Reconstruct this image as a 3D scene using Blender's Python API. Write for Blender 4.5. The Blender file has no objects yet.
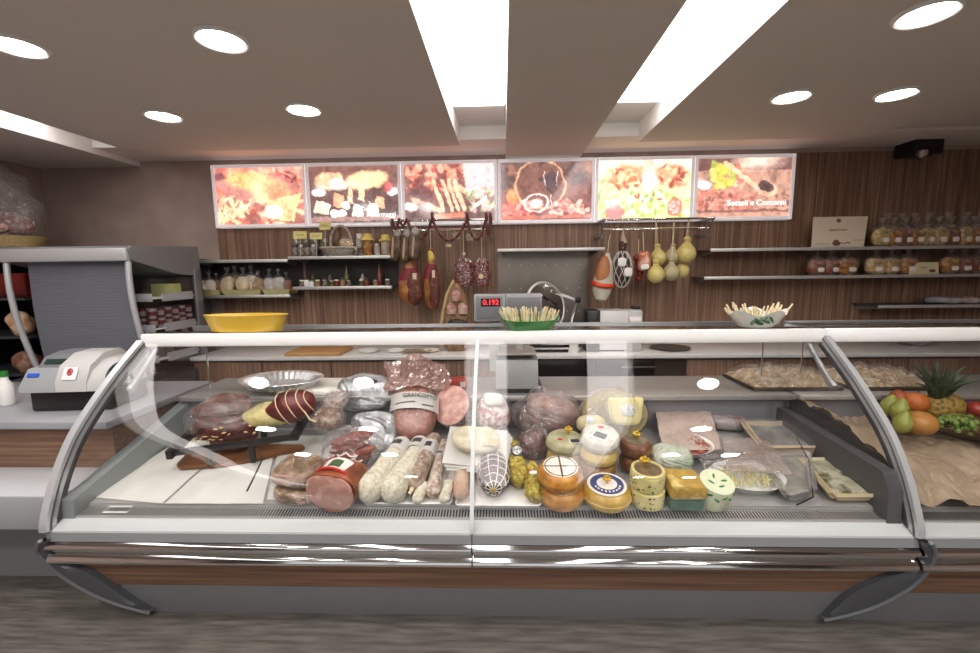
import bpy, bmesh, math, random
import numpy as np
from mathutils import Vector, Matrix, Euler, noise
random.seed(7)
S = bpy.context.scene
COL = S.collection
PI = math.pi
R = math.radians
# ------------------------------------------------------------------ camera
FPX, EYE = 435.6, 1.62
_p, _y, _r = R(7.4), R(1.8), R(0.7)
FW = Vector((-math.sin(_y)*math.cos(_p), math.cos(_y)*math.cos(_p), -math.sin(_p)))
RT = Vector((math.cos(_y), math.sin(_y), 0))
UP = RT.cross(FW)
CR = RT*math.cos(_r) - UP*math.sin(_r)
CU = RT*math.sin(_r) + UP*math.cos(_r)
cam_d = bpy.data.cameras.new('camera')
cam_d.lens = FPX/980*36; cam_d.sensor_width = 36; cam_d.clip_start = .02; cam_d.clip_end = 60
cam = bpy.data.objects.new('camera', cam_d); COL.objects.link(cam)
m = Matrix((CR, CU, -FW)).transposed().to_4x4(); m.translation = Vector((0, 0, EYE))
cam.matrix_world = m
S.camera = cam
# measured photograph coordinates -> points of the room (plane of constant depth, height, or the sloping deck)
def ray(px, py): return FW*FPX + CR*(px-490) + CU*(326.5-py)
def PY(px, py, Y): d = ray(px, py); return Vector((0, 0, EYE)) + d*(Y/d.y)
def PZ(px, py, Z): d = ray(px, py); return Vector((0, 0, EYE)) + d*((Z-EYE)/d.z)
DK0, DKS, DKY = .555, .14, 1.87
def deckz(Y): return DK0 + DKS*(Y-DKY)
def DECK(px, py, h=0.0):
    d = ray(px, py); t = (DK0 - DKS*DKY + h - EYE)/(d.z - DKS*d.y)
    return Vector((0, 0, EYE)) + d*t
def mpp(px, py, Y): d = ray(px, py); return (Y/d.y)          # metres per pixel at that depth
# ------------------------------------------------------------------ materials
def lin(h):
    h = h.lstrip('#'); v = [int(h[i:i+2], 16)/255 for i in (0, 2, 4)]
    return tuple((x/12.92 if x <= .04045 else ((x+.055)/1.055)**2.4) for x in v) + (1,)
MC = {}
def M(name, c='#808080', c2=None, rough=.5, metal=0, scale=8, stretch=(1, 1, 1), detail=4, bump=0, bscale=None, kind='noise', lo=.35, hi=.65, spec=.5, c3=None, coat=0, sss=0, rnd=0):
    if name in MC: return MC[name]
    m = bpy.data.materials.new(name); m.use_nodes = True
    n = m.node_tree.nodes; l = m.node_tree.links; b = n['Principled BSDF']
    b.inputs['Base Color'].default_value = lin(c); b.inputs['Roughness'].default_value = rough; b.inputs['Metallic'].default_value = metal
    b.inputs['Specular IOR Level'].default_value = spec
    b.inputs['Coat Weight'].default_value = coat
    if sss: b.inputs['Subsurface Weight'].default_value = sss; b.inputs['Subsurface Scale'].default_value = .02
    if c2 or bump:
        tc = n.new('ShaderNodeTexCoord'); mp = n.new('ShaderNodeMapping'); l.new(tc.outputs['Object'], mp.inputs[0])
        mp.inputs['Scale'].default_value = stretch
        if kind == 'noise':
            t = n.new('ShaderNodeTexNoise'); t.inputs['Detail'].default_value = detail; out = t.outputs['Fac']
        else:
            t = n.new('ShaderNodeTexVoronoi'); out = t.outputs['Color'] if kind == 'cells' else t.outputs['Distance']
        t.inputs['Scale'].default_value = scale; l.new(mp.outputs[0], t.inputs['Vector'])
        if c2:
            r = n.new('ShaderNodeValToRGB'); e = r.color_ramp.elements
            e[0].position = lo; e[0].color = lin(c); e[1].position = hi; e[1].color = lin(c2)
            if c3: x = e.new((lo+hi)/2); x.color = lin(c3)
            l.new(out, r.inputs[0]); l.new(r.outputs[0], b.inputs['Base Color'])
        if bump:
            bp = n.new('ShaderNodeBump'); bp.inputs['Strength'].default_value = bump; bp.inputs['Distance'].default_value = .01
            if bscale:
                t2 = n.new('ShaderNodeTexNoise'); t2.inputs['Scale'].default_value = bscale; t2.inputs['Detail'].default_value = 3
                l.new(mp.outputs[0], t2.inputs['Vector']); out = t2.outputs['Fac']
            l.new(out, bp.inputs['Height']); l.new(bp.outputs[0], b.inputs['Normal'])
    MC[name] = m; return m
def emit(name, c, s):
    if name in MC: return MC[name]
    m = bpy.data.materials.new(name); m.use_nodes = True; n = m.node_tree.nodes; n.clear()
    e = n.new('ShaderNodeEmission'); e.inputs[0].default_value = lin(c); e.inputs[1].default_value = s
    o = n.new('ShaderNodeOutputMaterial'); m.node_tree.links.new(e.outputs[0], o.inputs[0]); MC[name] = m; return m
def clear(name, f0=.04, tint='#ffffff', gr=.0, bump=0, bscale=12, haze=0, hazec='#ffffff', edge=1.0):
    """thin transparent sheet: straight-through light plus a mirror-like reflection that grows at grazing angles"""
    if name in MC: return MC[name]
    m = bpy.data.materials.new(name); m.use_nodes = True; n = m.node_tree.nodes; l = m.node_tree.links; n.clear()
    o = n.new('ShaderNodeOutputMaterial'); t = n.new('ShaderNodeBsdfTransparent'); t.inputs[0].default_value = lin(tint)
    g = n.new('ShaderNodeBsdfGlossy'); g.inputs['Roughness'].default_value = gr
    lw = n.new('ShaderNodeLayerWeight'); lw.inputs[0].default_value = .5
    pw = n.new('ShaderNodeMath'); pw.operation = 'POWER'; pw.inputs[1].default_value = 4.5; l.new(lw.outputs['Facing'], pw.inputs[0])
    ma = n.new('ShaderNodeMath'); ma.operation = 'MULTIPLY_ADD'; ma.inputs[1].default_value = (1-f0)*edge; ma.inputs[2].default_value = f0; ma.use_clamp = True
    l.new(pw.outputs[0], ma.inputs[0])
    mx = n.new('ShaderNodeMixShader'); l.new(ma.outputs[0], mx.inputs[0]); l.new(g.outputs[0], mx.inputs[2])
    base = t.outputs[0]
    if haze:
        d = n.new('ShaderNodeBsdfDiffuse'); d.inputs[0].default_value = lin(hazec)
        m2 = n.new('ShaderNodeMixShader'); m2.inputs[0].default_value = haze; l.new(t.outputs[0], m2.inputs[1]); l.new(d.outputs[0], m2.inputs[2]); base = m2.outputs[0]
    l.new(base, mx.inputs[1])
    if bump:
        tc = n.new('ShaderNodeTexCoord'); tx = n.new('ShaderNodeTexNoise'); tx.inputs['Scale'].default_value = bscale; tx.inputs['Detail'].default_value = 3
        tx.inputs['Distortion'].default_value = 1.0
        l.new(tc.outputs['Object'], tx.inputs['Vector'])
        bp = n.new('ShaderNodeBump'); bp.inputs['Strength'].default_value = bump; bp.inputs['Distance'].default_value = .03
        l.new(tx.outputs['Fac'], bp.inputs['Height']); l.new(bp.outputs[0], g.inputs['Normal']); l.new(bp.outputs[0], lw.inputs['Normal'])
    l.new(mx.outputs[0], o.inputs[0]); MC[name] = m; return m
GLASS = clear('clear_glass', .035)
FILM = clear('cellophane', .13, bump=.6, bscale=30, haze=.02, gr=.10)
FILMW = clear('milky_film', .08, bump=.9, bscale=20, haze=.12, gr=.08)
LID = clear('clear_lid', .05, gr=.03, haze=.05)
WHITE = M('white_plastic', '#e9e8e4', rough=.35)
CREAMP = M('cream_plastic', '#e6dfc8', rough=.4)
RAILW = M('white_lacquer', '#f0f0ee', rough=.3)
STEEL = M('brushed_steel', '#cfcecb', '#bdbcb8', rough=.42, metal=.75, scale=30, stretch=(1, 12, 12))
CHROME = M('chrome', '#d9d9d9', rough=.07, metal=1)
GREYM = M('grey_metal', '#8e8f91', rough=.35, metal=.6)
GREYP = M('grey_paint', '#7a7b7e', rough=.45)
DGREY = M('dark_grey_plastic', '#3c3d41', rough=.4)
BLACK = M('black_plastic', '#161617', rough=.35)
PAPERW = M('white_paper', '#cfcec8', '#c2c0ba', rough=.8, scale=6, bump=.15)
KRAFT = M('brown_kraft_paper', '#a3907a', '#8e7b64', rough=.8, scale=5, bump=.5, bscale=16)
WOODV = M('walnut_vertical', '#5e4536', '#a08068', rough=.5, scale=7, stretch=(8, 8, .22), detail=5, lo=.28, hi=.72, c3='#80624e')
WOODH = M('walnut_horizontal', '#5c4233', '#8f6f58', rough=.45, scale=7, stretch=(.22, 8, 8), detail=5, lo=.28, hi=.72, c3='#745744')
BEECH = M('beech_wood', '#c79a63', '#b58450', rough=.55, scale=8, stretch=(1, 8, 8))
BOARDW = M('olive_board_wood', '#7d5232', '#5e3a22', rough=.55, scale=7, stretch=(1, 8, 8))
WICKER = M('pale_wicker', '#d8c08c', '#b99a62', rough=.7, scale=60, stretch=(1, 1, 3), bump=.4)
GOLD = M('gold_plastic', '#c9a53c', rough=.3, metal=.7)
RED = M('red_plastic', '#b01c1c', rough=.4)
YEL = M('yellow_ceramic', '#d2b040', '#c8a234', rough=.3, scale=4, coat=.3)
GREENC = M('green_ceramic', '#2f7a33', rough=.3, coat=.4)
STRING = M('string', '#d8c9a4', rough=.8)
# ------------------------------------------------------------------ geometry helpers
def B(): return bmesh.new()
def xf(vs, mat): 
    for v in vs: v.co = mat @ v.co
def box(bm, x0, x1, y0, y1, z0, z1, bev=0, rot=None, seg=2):
    c = Vector(((x0+x1)/2, (y0+y1)/2, (z0+z1)/2))
    r = bmesh.ops.create_cube(bm, size=1); vs = r['verts']
    for v in vs: v.co = Vector((v.co.x*(x1-x0), v.co.y*(y1-y0), v.co.z*(z1-z0)))
    if bev:
        es = list({e for v in vs for e in v.link_edges})
        rr = bmesh.ops.bevel(bm, geom=es, offset=bev, segments=seg, affect='EDGES', profile=.5, clamp_overlap=True)
        vs = list({v for v in rr['verts']} | {v for f in rr['faces'] for v in f.verts} | {v for v in vs if v.is_valid})
    mt = Matrix.Translation(c)
    if rot is not None: mt = mt @ Euler(rot).to_matrix().to_4x4()
    xf(vs, mt); return vs
def lathe(bm, prof, n=28, c=(0, 0, 0), sx=1, sy=1, mat=None, cap=True):
    rings = []; new = []
    for (r, z) in prof:
        ring = [bm.verts.new((c[0]+r*sx*math.cos(2*PI*k/n), c[1]+r*sy*math.sin(2*PI*k/n), c[2]+z)) for k in range(n)]
        rings.append(ring); new += ring
    for a, b in zip(rings, rings[1:]):
        for k in range(n): bm.faces.new((a[k], a[(k+1) % n], b[(k+1) % n], b[k]))
    if cap:
        bm.faces.new(list(reversed(rings[0]))); bm.faces.new(rings[-1])
    if mat: xf(new, mat)
    return new
def tube(bm, pts, r, n=8, closed=False):
    pts = [Vector(p) for p in pts]; N = len(pts); rings = []; last = None
    for i, p in enumerate(pts):
        a = pts[i-1] if i else (pts[-1] if closed else p); b = pts[i+1] if i < N-1 else (pts[0] if closed else p)
        t = (b-a).normalized()
        if last is None:
            u = t.cross(Vector((0, 0, 1)));  u = u if u.length > 1e-3 else t.cross(Vector((1, 0, 0)))
        else: u = last - t*last.dot(t)
        u.normalize(); last = u; w = t.cross(u); rr = r[i] if isinstance(r, (list, tuple)) else r
        rings.append([bm.verts.new(p + u*rr*math.cos(2*PI*k/n) + w*rr*math.sin(2*PI*k/n)) for k in range(n)])
    for a, b in list(zip(rings, rings[1:])) + ([(rings[-1], rings[0])] if closed else []):
        for k in range(n): bm.faces.new((a[k], a[(k+1) % n], b[(k+1) % n], b[k]))
    if not closed: bm.faces.new(list(reversed(rings[0]))); bm.faces.new(rings[-1])
    return [v for q in rings for v in q]
def prism(bm, prof, x0, x1, axis='x'):
    """extrude a closed profile; axis x: profile is (y, z); axis y: (x, z); axis z: (x, y)"""
    def mk(a, b, t): return {'x': (t, a, b), 'y': (a, t, b), 'z': (a, b, t)}[axis]
    A = [bm.verts.new(mk(a, b, x0)) for a, b in prof]; Bv = [bm.verts.new(mk(a, b, x1)) for a, b in prof]
    n = len(prof)
    for k in range(n): bm.faces.new((A[k], A[(k+1) % n], Bv[(k+1) % n], Bv[k]))
    bm.faces.new(list(reversed(A))); bm.faces.new(Bv)
    return A+Bv
def sgnpow(v, p): return math.copysign(abs(v)**p, v)
def blob(bm, rx, ry, rz, c=(0, 0, 0), rot=(0, 0, 0), p=1.0, amp=0, fr=6, seed=0, u=24, v=14, shape=None):
    r = bmesh.ops.create_uvsphere(bm, u_segments=u, v_segments=v, radius=1); vs = r['verts']
    mt = Matrix.Translation(Vector(c)) @ Euler(rot).to_matrix().to_4x4(); off = Vector((seed*3.7, seed*1.3, -seed*2.1))
    for w in vs:
        q = w.co.copy(); k = max(abs(q.x), abs(q.y), abs(q.z))
        q = Vector((sgnpow(q.x, p), sgnpow(q.y, p), sgnpow(q.z, p)))
        if shape: q = shape(q)
        q = Vector((q.x*rx, q.y*ry, q.z*rz))
        if amp: q += w.co.normalized()*amp*noise.noise((q+off)*fr)
        w.co = mt @ q
    return vs
def sheet(bm, f, nu, nv, thick=0):
    g = [[bm.verts.new(f(i/nu, j/nv)) for j in range(nv+1)] for i in range(nu+1)]
    fs = [bm.faces.new((g[i][j], g[i+1][j], g[i+1][j+1], g[i][j+1])) for i in range(nu) for j in range(nv)]
    if thick:
        bm.normal_update(); bmesh.ops.solidify(bm, geom=fs, thickness=thick)
    return g
def torus(bm, R0, r, c=(0, 0, 0), n=24, k=8, rot=(0, 0, 0), sx=1, sy=1):
    e = Euler(rot).to_matrix()
    return tube(bm, [e @ Vector((R0*sx*math.cos(2*PI*i/n), R0*sy*math.sin(2*PI*i/n), 0)) + Vector(c) for i in range(n)], r, k, closed=True)
# ------------------------------------------------------------------ objects
def mesh_obj(name, bm, mat, smooth=True):
    bmesh.ops.recalc_face_normals(bm, faces=bm.faces[:])
    me = bpy.data.meshes.new(name); bm.to_mesh(me); bm.free()
    for mm in (mat if isinstance(mat, (list, tuple)) else [mat]): me.materials.append(mm)
    if smooth:
        me.polygons.foreach_set('use_smooth', [True]*len(me.polygons))
        try: me.set_sharp_from_angle(angle=R(38))
        except Exception: pass
    o = bpy.data.objects.new(name, me); COL.objects.link(o); return o
def tag(o, label, cat, group=None):
    o['label'] = label; o['category'] = cat
    if group: o['group'] = group
    return o
def T(name, label, cat, loc=(0, 0, 0), rot=(0, 0, 0), group=None):
    o = bpy.data.objects.new(name, None); COL.objects.link(o); o.empty_display_size = .02
    o.location = loc; o.rotation_euler = rot; return tag(o, label, cat, group)
def part(name, bm, mat, parent, world=False, label=None, smooth=True, kind=None):
    if world:
        q = parent
        while q.parent: q = q.parent
        bmesh.ops.translate(bm, verts=bm.verts[:], vec=-Vector(q.location))
    o = mesh_obj(name, bm, mat, smooth); o.parent = parent
    if label: o['label'] = label
    if kind: o['kind'] = kind
    return o
def solo(name, bm, mat, label, cat, loc=(0, 0, 0), rot=(0, 0, 0), group=None, world=False, smooth=True):
    if world: bmesh.ops.translate(bm, verts=bm.verts[:], vec=-Vector(loc))
    o = mesh_obj(name, bm, mat, smooth); o.location = loc; o.rotation_euler = rot; return tag(o, label, cat, group)
def struct(name, bm, mat, smooth=False):
    o = mesh_obj(name, bm, mat, smooth); o['kind'] = 'structure'; return o
def dup(root, loc, rot=None, scale=None, label=None, group=None):
    r = root.copy(); COL.objects.link(r); r.location = loc
    if rot is not None: r.rotation_euler = rot
    if scale is not None: r.scale = scale if isinstance(scale, (tuple, list)) else (scale,)*3
    if label: r['label'] = label
    if group: r['group'] = group
    for ch in list(root.children):
        c = ch.copy(); COL.objects.link(c); c.parent = r
        for g in ch.children:
            d = g.copy(); COL.objects.link(d); d.parent = c
    return r
def crinkle(b, j=.0035, seed=0):
    rs = random.Random(seed)
    for v in b.verts: v.co += v.normal*rs.uniform(-j, j) if v.normal.length else Vector()
def filmpart(b, mat, t, name='film', j=.004):
    b.normal_update(); crinkle(b, j, len(b.verts)); return part(name, b, mat, t, smooth=False)
def text(name, s, size, mat, parent, loc, rot, ext=.0006, align='CENTER', shear=0):
    cu = bpy.data.curves.new(name, 'FONT'); cu.body = s; cu.size = size; cu.extrude = ext; cu.align_x = align; cu.align_y = 'CENTER'; cu.shear = shear
    tmp = bpy.data.objects.new(name + '_curve', cu); me = bpy.data.meshes.new_from_object(tmp); bpy.data.objects.remove(tmp); bpy.data.curves.remove(cu)
    me.materials.clear(); me.materials.append(mat); o = bpy.data.objects.new(name, me); COL.objects.link(o); o.parent = parent
    o.location = loc; o.rotation_euler = rot; return o
# ================================================================== room shell
PLASTER = M('mauve_plaster', '#b09c93', '#9e8a82', rough=.75, scale=3, detail=8, bump=.05)
TAUPE = M('taupe_paint', '#d8d0c9', rough=.8)
WPAINT = M('white_paint', '#f1efec', rough=.8)
FLOORM = M('dark_wood_effect_tile', '#4e4a46', '#6c6761', rough=.4, scale=5, stretch=(1.0, 9, 1), detail=8)
SMOKE = M('fascia_grey', '#5c5d60', rough=.5)
XL, XR, YB, YF, ZC = -4.42, 4.7, 4.2, -3.4, 2.78
b = B(); box(b, XL-.1, XR+.1, YF-.1, YB+.1, -.1, 0)
fl = struct('floor', b, FLOORM)
b = B(); box(b, XL-.1, XR+.1, YF-.1, YB+.1, ZC, ZC+.1); struct('ceiling', b, WPAINT)
b = B(); box(b, XL-.1, XR+.1, YB, YB+.1, 0, ZC); struct('wall_back', b, PLASTER)
b = B(); box(b, XL-.1, XL, YF, YB, 0, ZC); struct('wall_left', b, PLASTER)
b = B(); box(b, XR, XR+.1, YF, YB, 0, ZC); struct('wall_right', b, PLASTER)
b = B(); box(b, XL-.1, -3.4, YF-.1, YF, 0, ZC); box(b, 3.4, XR+.1, YF-.1, YF, 0, ZC); box(b, -3.4, 3.4, YF-.1, YF, 0, .5); box(b, -3.4, 3.4, YF-.1, YF, 2.35, ZC); struct('wall_front', b, M('front_wall_paint', '#5e5753', rough=.8))
b = B()
for x in (-3.4, -1.7, 0, 1.7, 3.4): box(b, x-.03, x+.03, YF-.08, YF-.02, .5, 2.35)
box(b, -3.4, 3.4, YF-.08, YF-.02, .5, .56); box(b, -3.4, 3.4, YF-.08, YF-.02, 2.29, 2.35); struct('added_window_1', b, M('added_window_grey', '#8a8a8c', rough=.4))  # unseen window added behind the camera as an opening for fill light
d = bpy.data.lights.new('added_front_fill', 'AREA'); d.shape = 'RECTANGLE'; d.size = 6.7; d.size_y = 1.75; d.energy = 22; d.color = (1, .98, .96)  # area lamp added as soft fill from the front, out of view
o = bpy.data.objects.new('added_front_fill', d); o.location = (0, YF-.12, 1.42); o.rotation_euler = (R(90), 0, 0); COL.objects.link(o)
b = B(); box(b, -2.74, 2.6, YB-.012, YB, 0, 2.60); box(b, 2.6, XR, YB-.012, YB, 0, 2.637); struct('trim_1', b, WOODV)
b = B(); box(b, -.05, .80, YB-.022, YB-.012, .9, 1.79); sp = struct('trim_2', b, M('steel_wall_sheet', '#8d857c', '#756e67', rough=.35, metal=.6, scale=2, bump=.02))
b = B()
for i in range(7):
    for j in range(4): lathe(b, [(.006, 0), (.006, .002), (.003, .004)], 8, (0, 0, 0), mat=Matrix.Translation((.06+i*.11, YB-.022, 1.0+j*.22)) @ Euler((PI/2, 0, 0)).to_matrix().to_4x4())
struct('trim_3', b, STEEL)
# dropped ceiling slabs, with the lit gaps between them
def slab(x0, x1, y1, n, z0=2.63):
    b = B(); box(b, x0, x1, YF, y1, z0, ZC); o = struct(n, b, [TAUPE, WPAINT])
    for f in o.data.polygons:
        if abs(f.normal.z) < .5: f.material_index = 1
    return o
slab(XL, -3.43, 4.195, 'ceiling_slab'); slab(-3.08, -.345, 3.71, 'ceiling_slab.001'); slab(.03, .71, 4.195, 'ceiling_slab.002'); slab(1.10, 2.95, 3.71, 'ceiling_slab.003')
slab(2.97, XR, 3.62, 'ceiling_slab.004', 2.67)
for i, (x0, x1) in enumerate(((-3.43, .03), (.71, XR))):
    b = B(); box(b, x0, x1, 3.71, YB, 2.675, ZC); o = struct('ceiling_border', b, [M('border_paint', '#efe6e1', rough=.8), WPAINT])
    for f in o.data.polygons:
        if abs(f.normal.y) > .5: f.material_index = 1
LED = emit('led_light', '#fff8f5', 4.6)
def led(x0, x1, y1, w):
    b = B(); box(b, x0, x1, YF+.1, y1, ZC-.03, ZC-.004, .006); c = ((x0+x1)/2, (y1+YF)/2, ZC-.02)
    return solo('light_panel', b, LED, w, 'light panel', c, world=True, group='light panels in the ceiling gaps')
led(-.335, .02, 3.2, 'long white light panel in the ceiling gap left of the middle beam'); led(.72, 1.09, 3.2, 'long white light panel in the ceiling gap right of the middle beam'); led(-3.42, -3.09, 3.3, 'long white light panel in the ceiling gap at far left')
DISC = emit('lamp_diffuser', '#fffaf5', 32)
def downlight(x, y, label, r=.088):
    t = T('ceiling_downlight', label, 'downlight', (x, y, 2.63), group='round downlights in the dropped ceiling')
    b = B(); tube(b, [(math.cos(a*PI/16)*(r+.012), math.sin(a*PI/16)*(r+.012), -.004) for a in range(32)], .012, 8, closed=True)
    part('trim_ring', b, WHITE, t)
    b = B(); lathe(b, [(r, -.006), (r, -.002)], 32); part('diffuser', b, DISC, t)
for x, y, w in ((-1.215, 2.0, 'in the near row of the left slab, its right one'), (-2.135, 2.0, 'in the near row of the left slab, at far left'),
             (-2.17, 2.88, 'in the back row of the left slab, its left one'), (-1.235, 2.83, 'in the back row of the left slab, its right one'),
             (1.72, 1.96, 'in the near row of the right slab'), (1.73, 2.81, 'in the back row of the right slab, its left one'),
             (2.34, 2.81, 'in the back row of the right slab, its right one')):
    downlight(x, y, 'round white downlight ' + w)
for x in (-2.16, -1.22, 1.73, 2.34):
    for y in (1.1, -.2, -1.6):
        if y == 1.1 and x == 2.34: continue
        d = bpy.data.lights.new('downlight_lamp', 'AREA'); d.shape = 'DISK'; d.size = .17; d.energy = 13; d.color = (1, .96, .92)
        o = bpy.data.objects.new('downlight_lamp', d); o.location = (x, y, 2.62); COL.objects.link(o)
# small camera box on the right of the back wall
t = T('security_camera', 'small black wall camera box with a round lens, high on the right', 'camera', (PY(922, 147, 4.05)+Vector((0, .006, 0))))
b = B(); box(b, -.12, .12, -.08, .13, -.07, .06, .012); part('housing', b, BLACK, t)
b = B(); lathe(b, [(.035, 0), (.035, .03), (.02, .034)], 16, mat=Matrix.Translation((-.07, -.08, -.065)) @ Euler((PI/2+.5, 0, 0)).to_matrix().to_4x4()); part('lens', b, CHROME, t)
# ------------------------------------------------------------------ backlit pictures
PW, PH = 150, 96
def hexf(h): return np.array(lin(h)[:3])
class Pic:
    def __init__(s, bg, bg2=None, seed=1):
        s.a = np.zeros((PH, PW, 3)); s.y, s.x = np.mgrid[0:PH, 0:PW]; s.x = s.x/PH; s.y = 1-s.y/PH
        s.rs = np.random.RandomState(seed); t = s.y[..., None]
        s.a[:] = hexf(bg)*(1-t) + hexf(bg2 or bg)*t
    def mix(s, mask, c): s.a = s.a*(1-mask[..., None]) + hexf(c)*mask[..., None]
    def ell(s, x, y, rx, ry, c, ang=0, soft=.15, ring=0):
        ca, sa = math.cos(ang), math.sin(ang); u = ((s.x-x)*ca+(s.y-y)*sa)/rx; v = (-(s.x-x)*sa+(s.y-y)*ca)/ry
        d = np.sqrt(u*u+v*v)
        k = np.clip((1-d)/soft, 0, 1) if not ring else np.clip(1-np.abs(1-d)/ring, 0, 1)
        s.mix(k, c)
    def poly(s, pts, c, a=1):
        k = np.ones_like(s.x, bool); n = len(pts)
        for i in range(n):
            (x0, y0), (x1, y1) = pts[i], pts[(i+1) % n]; k &= ((x1-x0)*(s.y-y0)-(y1-y0)*(s.x-x0)) <= 0
        s.mix(k*a*1.0, c)
    def line(s, x0, y0, x1, y1, w, c):
        dx, dy = x1-x0, y1-y0; L = dx*dx+dy*dy; t = np.clip(((s.x-x0)*dx+(s.y-y0)*dy)/L, 0, 1)
        d = np.hypot(s.x-x0-t*dx, s.y-y0-t*dy); s.mix(np.clip((w-d)/.015, 0, 1), c)
    def scat(s, n, x0, x1, y0, y1, r, cols, asp=.6):
        for i in range(n):
            s.ell(s.rs.uniform(x0, x1), s.rs.uniform(y0, y1), r*s.rs.uniform(.6, 1.3), r*asp*s.rs.uniform(.6, 1.3), cols[s.rs.randint(len(cols))], s.rs.uniform(0, 3.1), .4)
    def done(s):
        n = s.rs.normal(0, .06, (PH, PW, 1)); 
        yy, xx = np.mgrid[0:PH, 0:PW]
        def field(k):
            g = s.rs.normal(0, 1, (k, int(k*1.6)+1)); yi = yy/PH*(k-1.001); xi = xx/PW*(g.shape[1]-1.001); y0 = yi.astype(int); x0 = xi.astype(int); fy = yi-y0; fx = xi-x0; fy = fy*fy*(3-2*fy); fx = fx*fx*(3-2*fx)
            return (g[y0, x0]*(1-fx)+g[y0, x0+1]*fx)*(1-fy)+(g[y0+1, x0]*(1-fx)+g[y0+1, x0+1]*fx)*fy
        dx = 1.0*field(9)+.5*field(24)+.2*field(48); dy = 1.0*field(9)+.5*field(24)+.2*field(48)
        a = s.a[np.clip((yy+dy).round().astype(int), 0, PH-1), np.clip((xx+dx).round().astype(int), 0, PW-1)]
        lum = np.clip(1+.12*field(7)+.12*field(18)+.07*field(40), .4, 1.6)[..., None]
        return np.clip((a*np.array([.86, .80, .84])+.06*np.array([1, .86, .88]))*lum*(1+n), 0, 1)
def pics():
    out = []
    p = Pic('#8a4a3c', '#c88070', 1)
    p.scat(60, 0, 1.56, 0, 1, .16, ['#d98a6a', '#e8b08a', '#c4604a', '#f0c49a'], .3)
    p.ell(.55, .78, .5, .2, '#f0b86a', -.2, .5); p.ell(.95, .6, .5, .3, '#f5c98a', -.5, .5); p.ell(1.1, .55, .35, .22, '#e58a5c', -.6, .5)
    p.scat(30, .02, .5, .05, .4, .12, ['#f5d0a0', '#eab888'], .25); p.poly([(.9, .1), (1.05, .45), (1.5, .55), (1.35, .05)], '#f3d18e', .8)
    p.ell(1.0, .22, .2, .14, '#fff4e4', 0, .5); p.scat(14, 1.1, 1.5, .75, 1, .08, ['#c45050', '#8c2c30', '#f0a080'], .4); p.ell(.62, .2, .08, .1, '#a04030', 0, .4); p.ell(.08, .85, .14, .1, '#7a3030', .4, .5); out.append(p.done())
    p = Pic('#2a1a16', '#6b4030', 2)
    p.ell(.35, .75, .28, .17, '#e8b488', 0, .2); p.ell(1.0, .75, .42, .18, '#f2cf98', .1, .3); p.ell(.5, .68, .18, .12, '#fff0dc', 0, .4)
    for x, y, w, h, c in ((.05, .2, .3, .2, '#f0d2b4'), (.4, .3, .2, .25, '#d89a72'), (.66, .38, .1, .28, '#e9b890'), (.84, .42, .12, .25, '#edc49c'), (.72, .14, .22, .2, '#f8e8d0'), (1.0, .12, .2, .26, '#f5dcc0'), (1.14, .3, .18, .18, '#dca27c')):
        p.poly([(x, y), (x+w*.2, y+h), (x+w, y+h*.75), (x+w*.9, y-.05)], c)
    for x, y in ((.15, .55), (.42, .18), (.55, .17), (.62, .32)): p.ell(x, y, .14 if y > .5 else .08, .08, '#fff6ea', 0, .3)
    p.ell(1.45, .55, .1, .08, '#fff4f0', 0, .3); p.ell(1.38, .63, .1, .1, '#b04848', 0, .4); p.line(0, .06, 1.56, .1, .05, '#8a6a60'); out.append(p.done())
    p = Pic('#4a2c26', '#8c5848', 3)
    p.scat(60, 0, 1.1, .55, 1, .1, ['#a8483c', '#c0664e', '#d88a68', '#7a3028', '#e0a080'], .6); p.ell(.3, .5, .25, .2, '#5a2420', 0, .4)
    for x in (.58, .72, .83, .93): p.line(x-.06, .72, x+.1, .2, .04, '#e8bc94')
    p.line(.15, .4, .62, .2, .05, '#dca080'); p.line(.55, .1, 1.0, .12, .05, '#c46a48'); p.line(.95, .6, 1.1, .5, .05, '#e6b48c')
    p.ell(.1, .27, .16, .09, '#fff2ea', 0, .5); p.poly([(1.06, .5), (1.0, 1.0), (1.56, 1.0), (1.56, .5)], '#d8c4c0', .7); p.scat(40, 1.05, 1.56, .2, .55, .07, ['#b0a080', '#c4a0a0', '#8a9a60', '#d8b8a8'], .7); p.line(1.15, .2, 1.4, .42, .03, '#f0e0c8'); out.append(p.done())  # pale patch at upper right is a reflection painted into the picture
    p = Pic('#7a3c30', '#5a3a30', 4)
    p.scat(30, 0, 1.56, .6, 1, .2, ['#6a4838', '#4a3028', '#8a5a40'], .5)
    p.ell(.68, .62, .42, .42, '#6b4030', 0, .1); p.ell(.68, .62, .42, .42, '#d8a87c', 0, ring=.07); p.ell(.68, .7, .05, .05, '#3a2018', 0, .3); p.ell(.2, .42, .11, .15, '#d08048', 0, .3)
    p.ell(.86, .66, .14, .2, '#3a1c1c', 0, .2); p.line(.75, .85, .76, .6, .012, '#fff0e8'); p.line(.97, .85, .96, .6, .012, '#fff0e8'); p.line(.86, .46, .86, .2, .014, '#f0d8cc')
    p.scat(70, .05, .55, .08, .3, .06, ['#c84840', '#e06a58', '#f0a090', '#a03430'], .8); p.scat(50, .85, 1.5, .1, .32, .07, ['#b85a48', '#d89080', '#e8b8a0'], .6); p.ell(.6, .3, .2, .15, '#f4e4da', 0, ring=.14); p.ell(.6, .28, .14, .1, '#e8c8b8', 0, .4); p.line(0, .05, 1.56, .07, .035, '#a85a40'); out.append(p.done())
    p = Pic('#b8c878', '#f0dcc0', 5)
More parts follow.
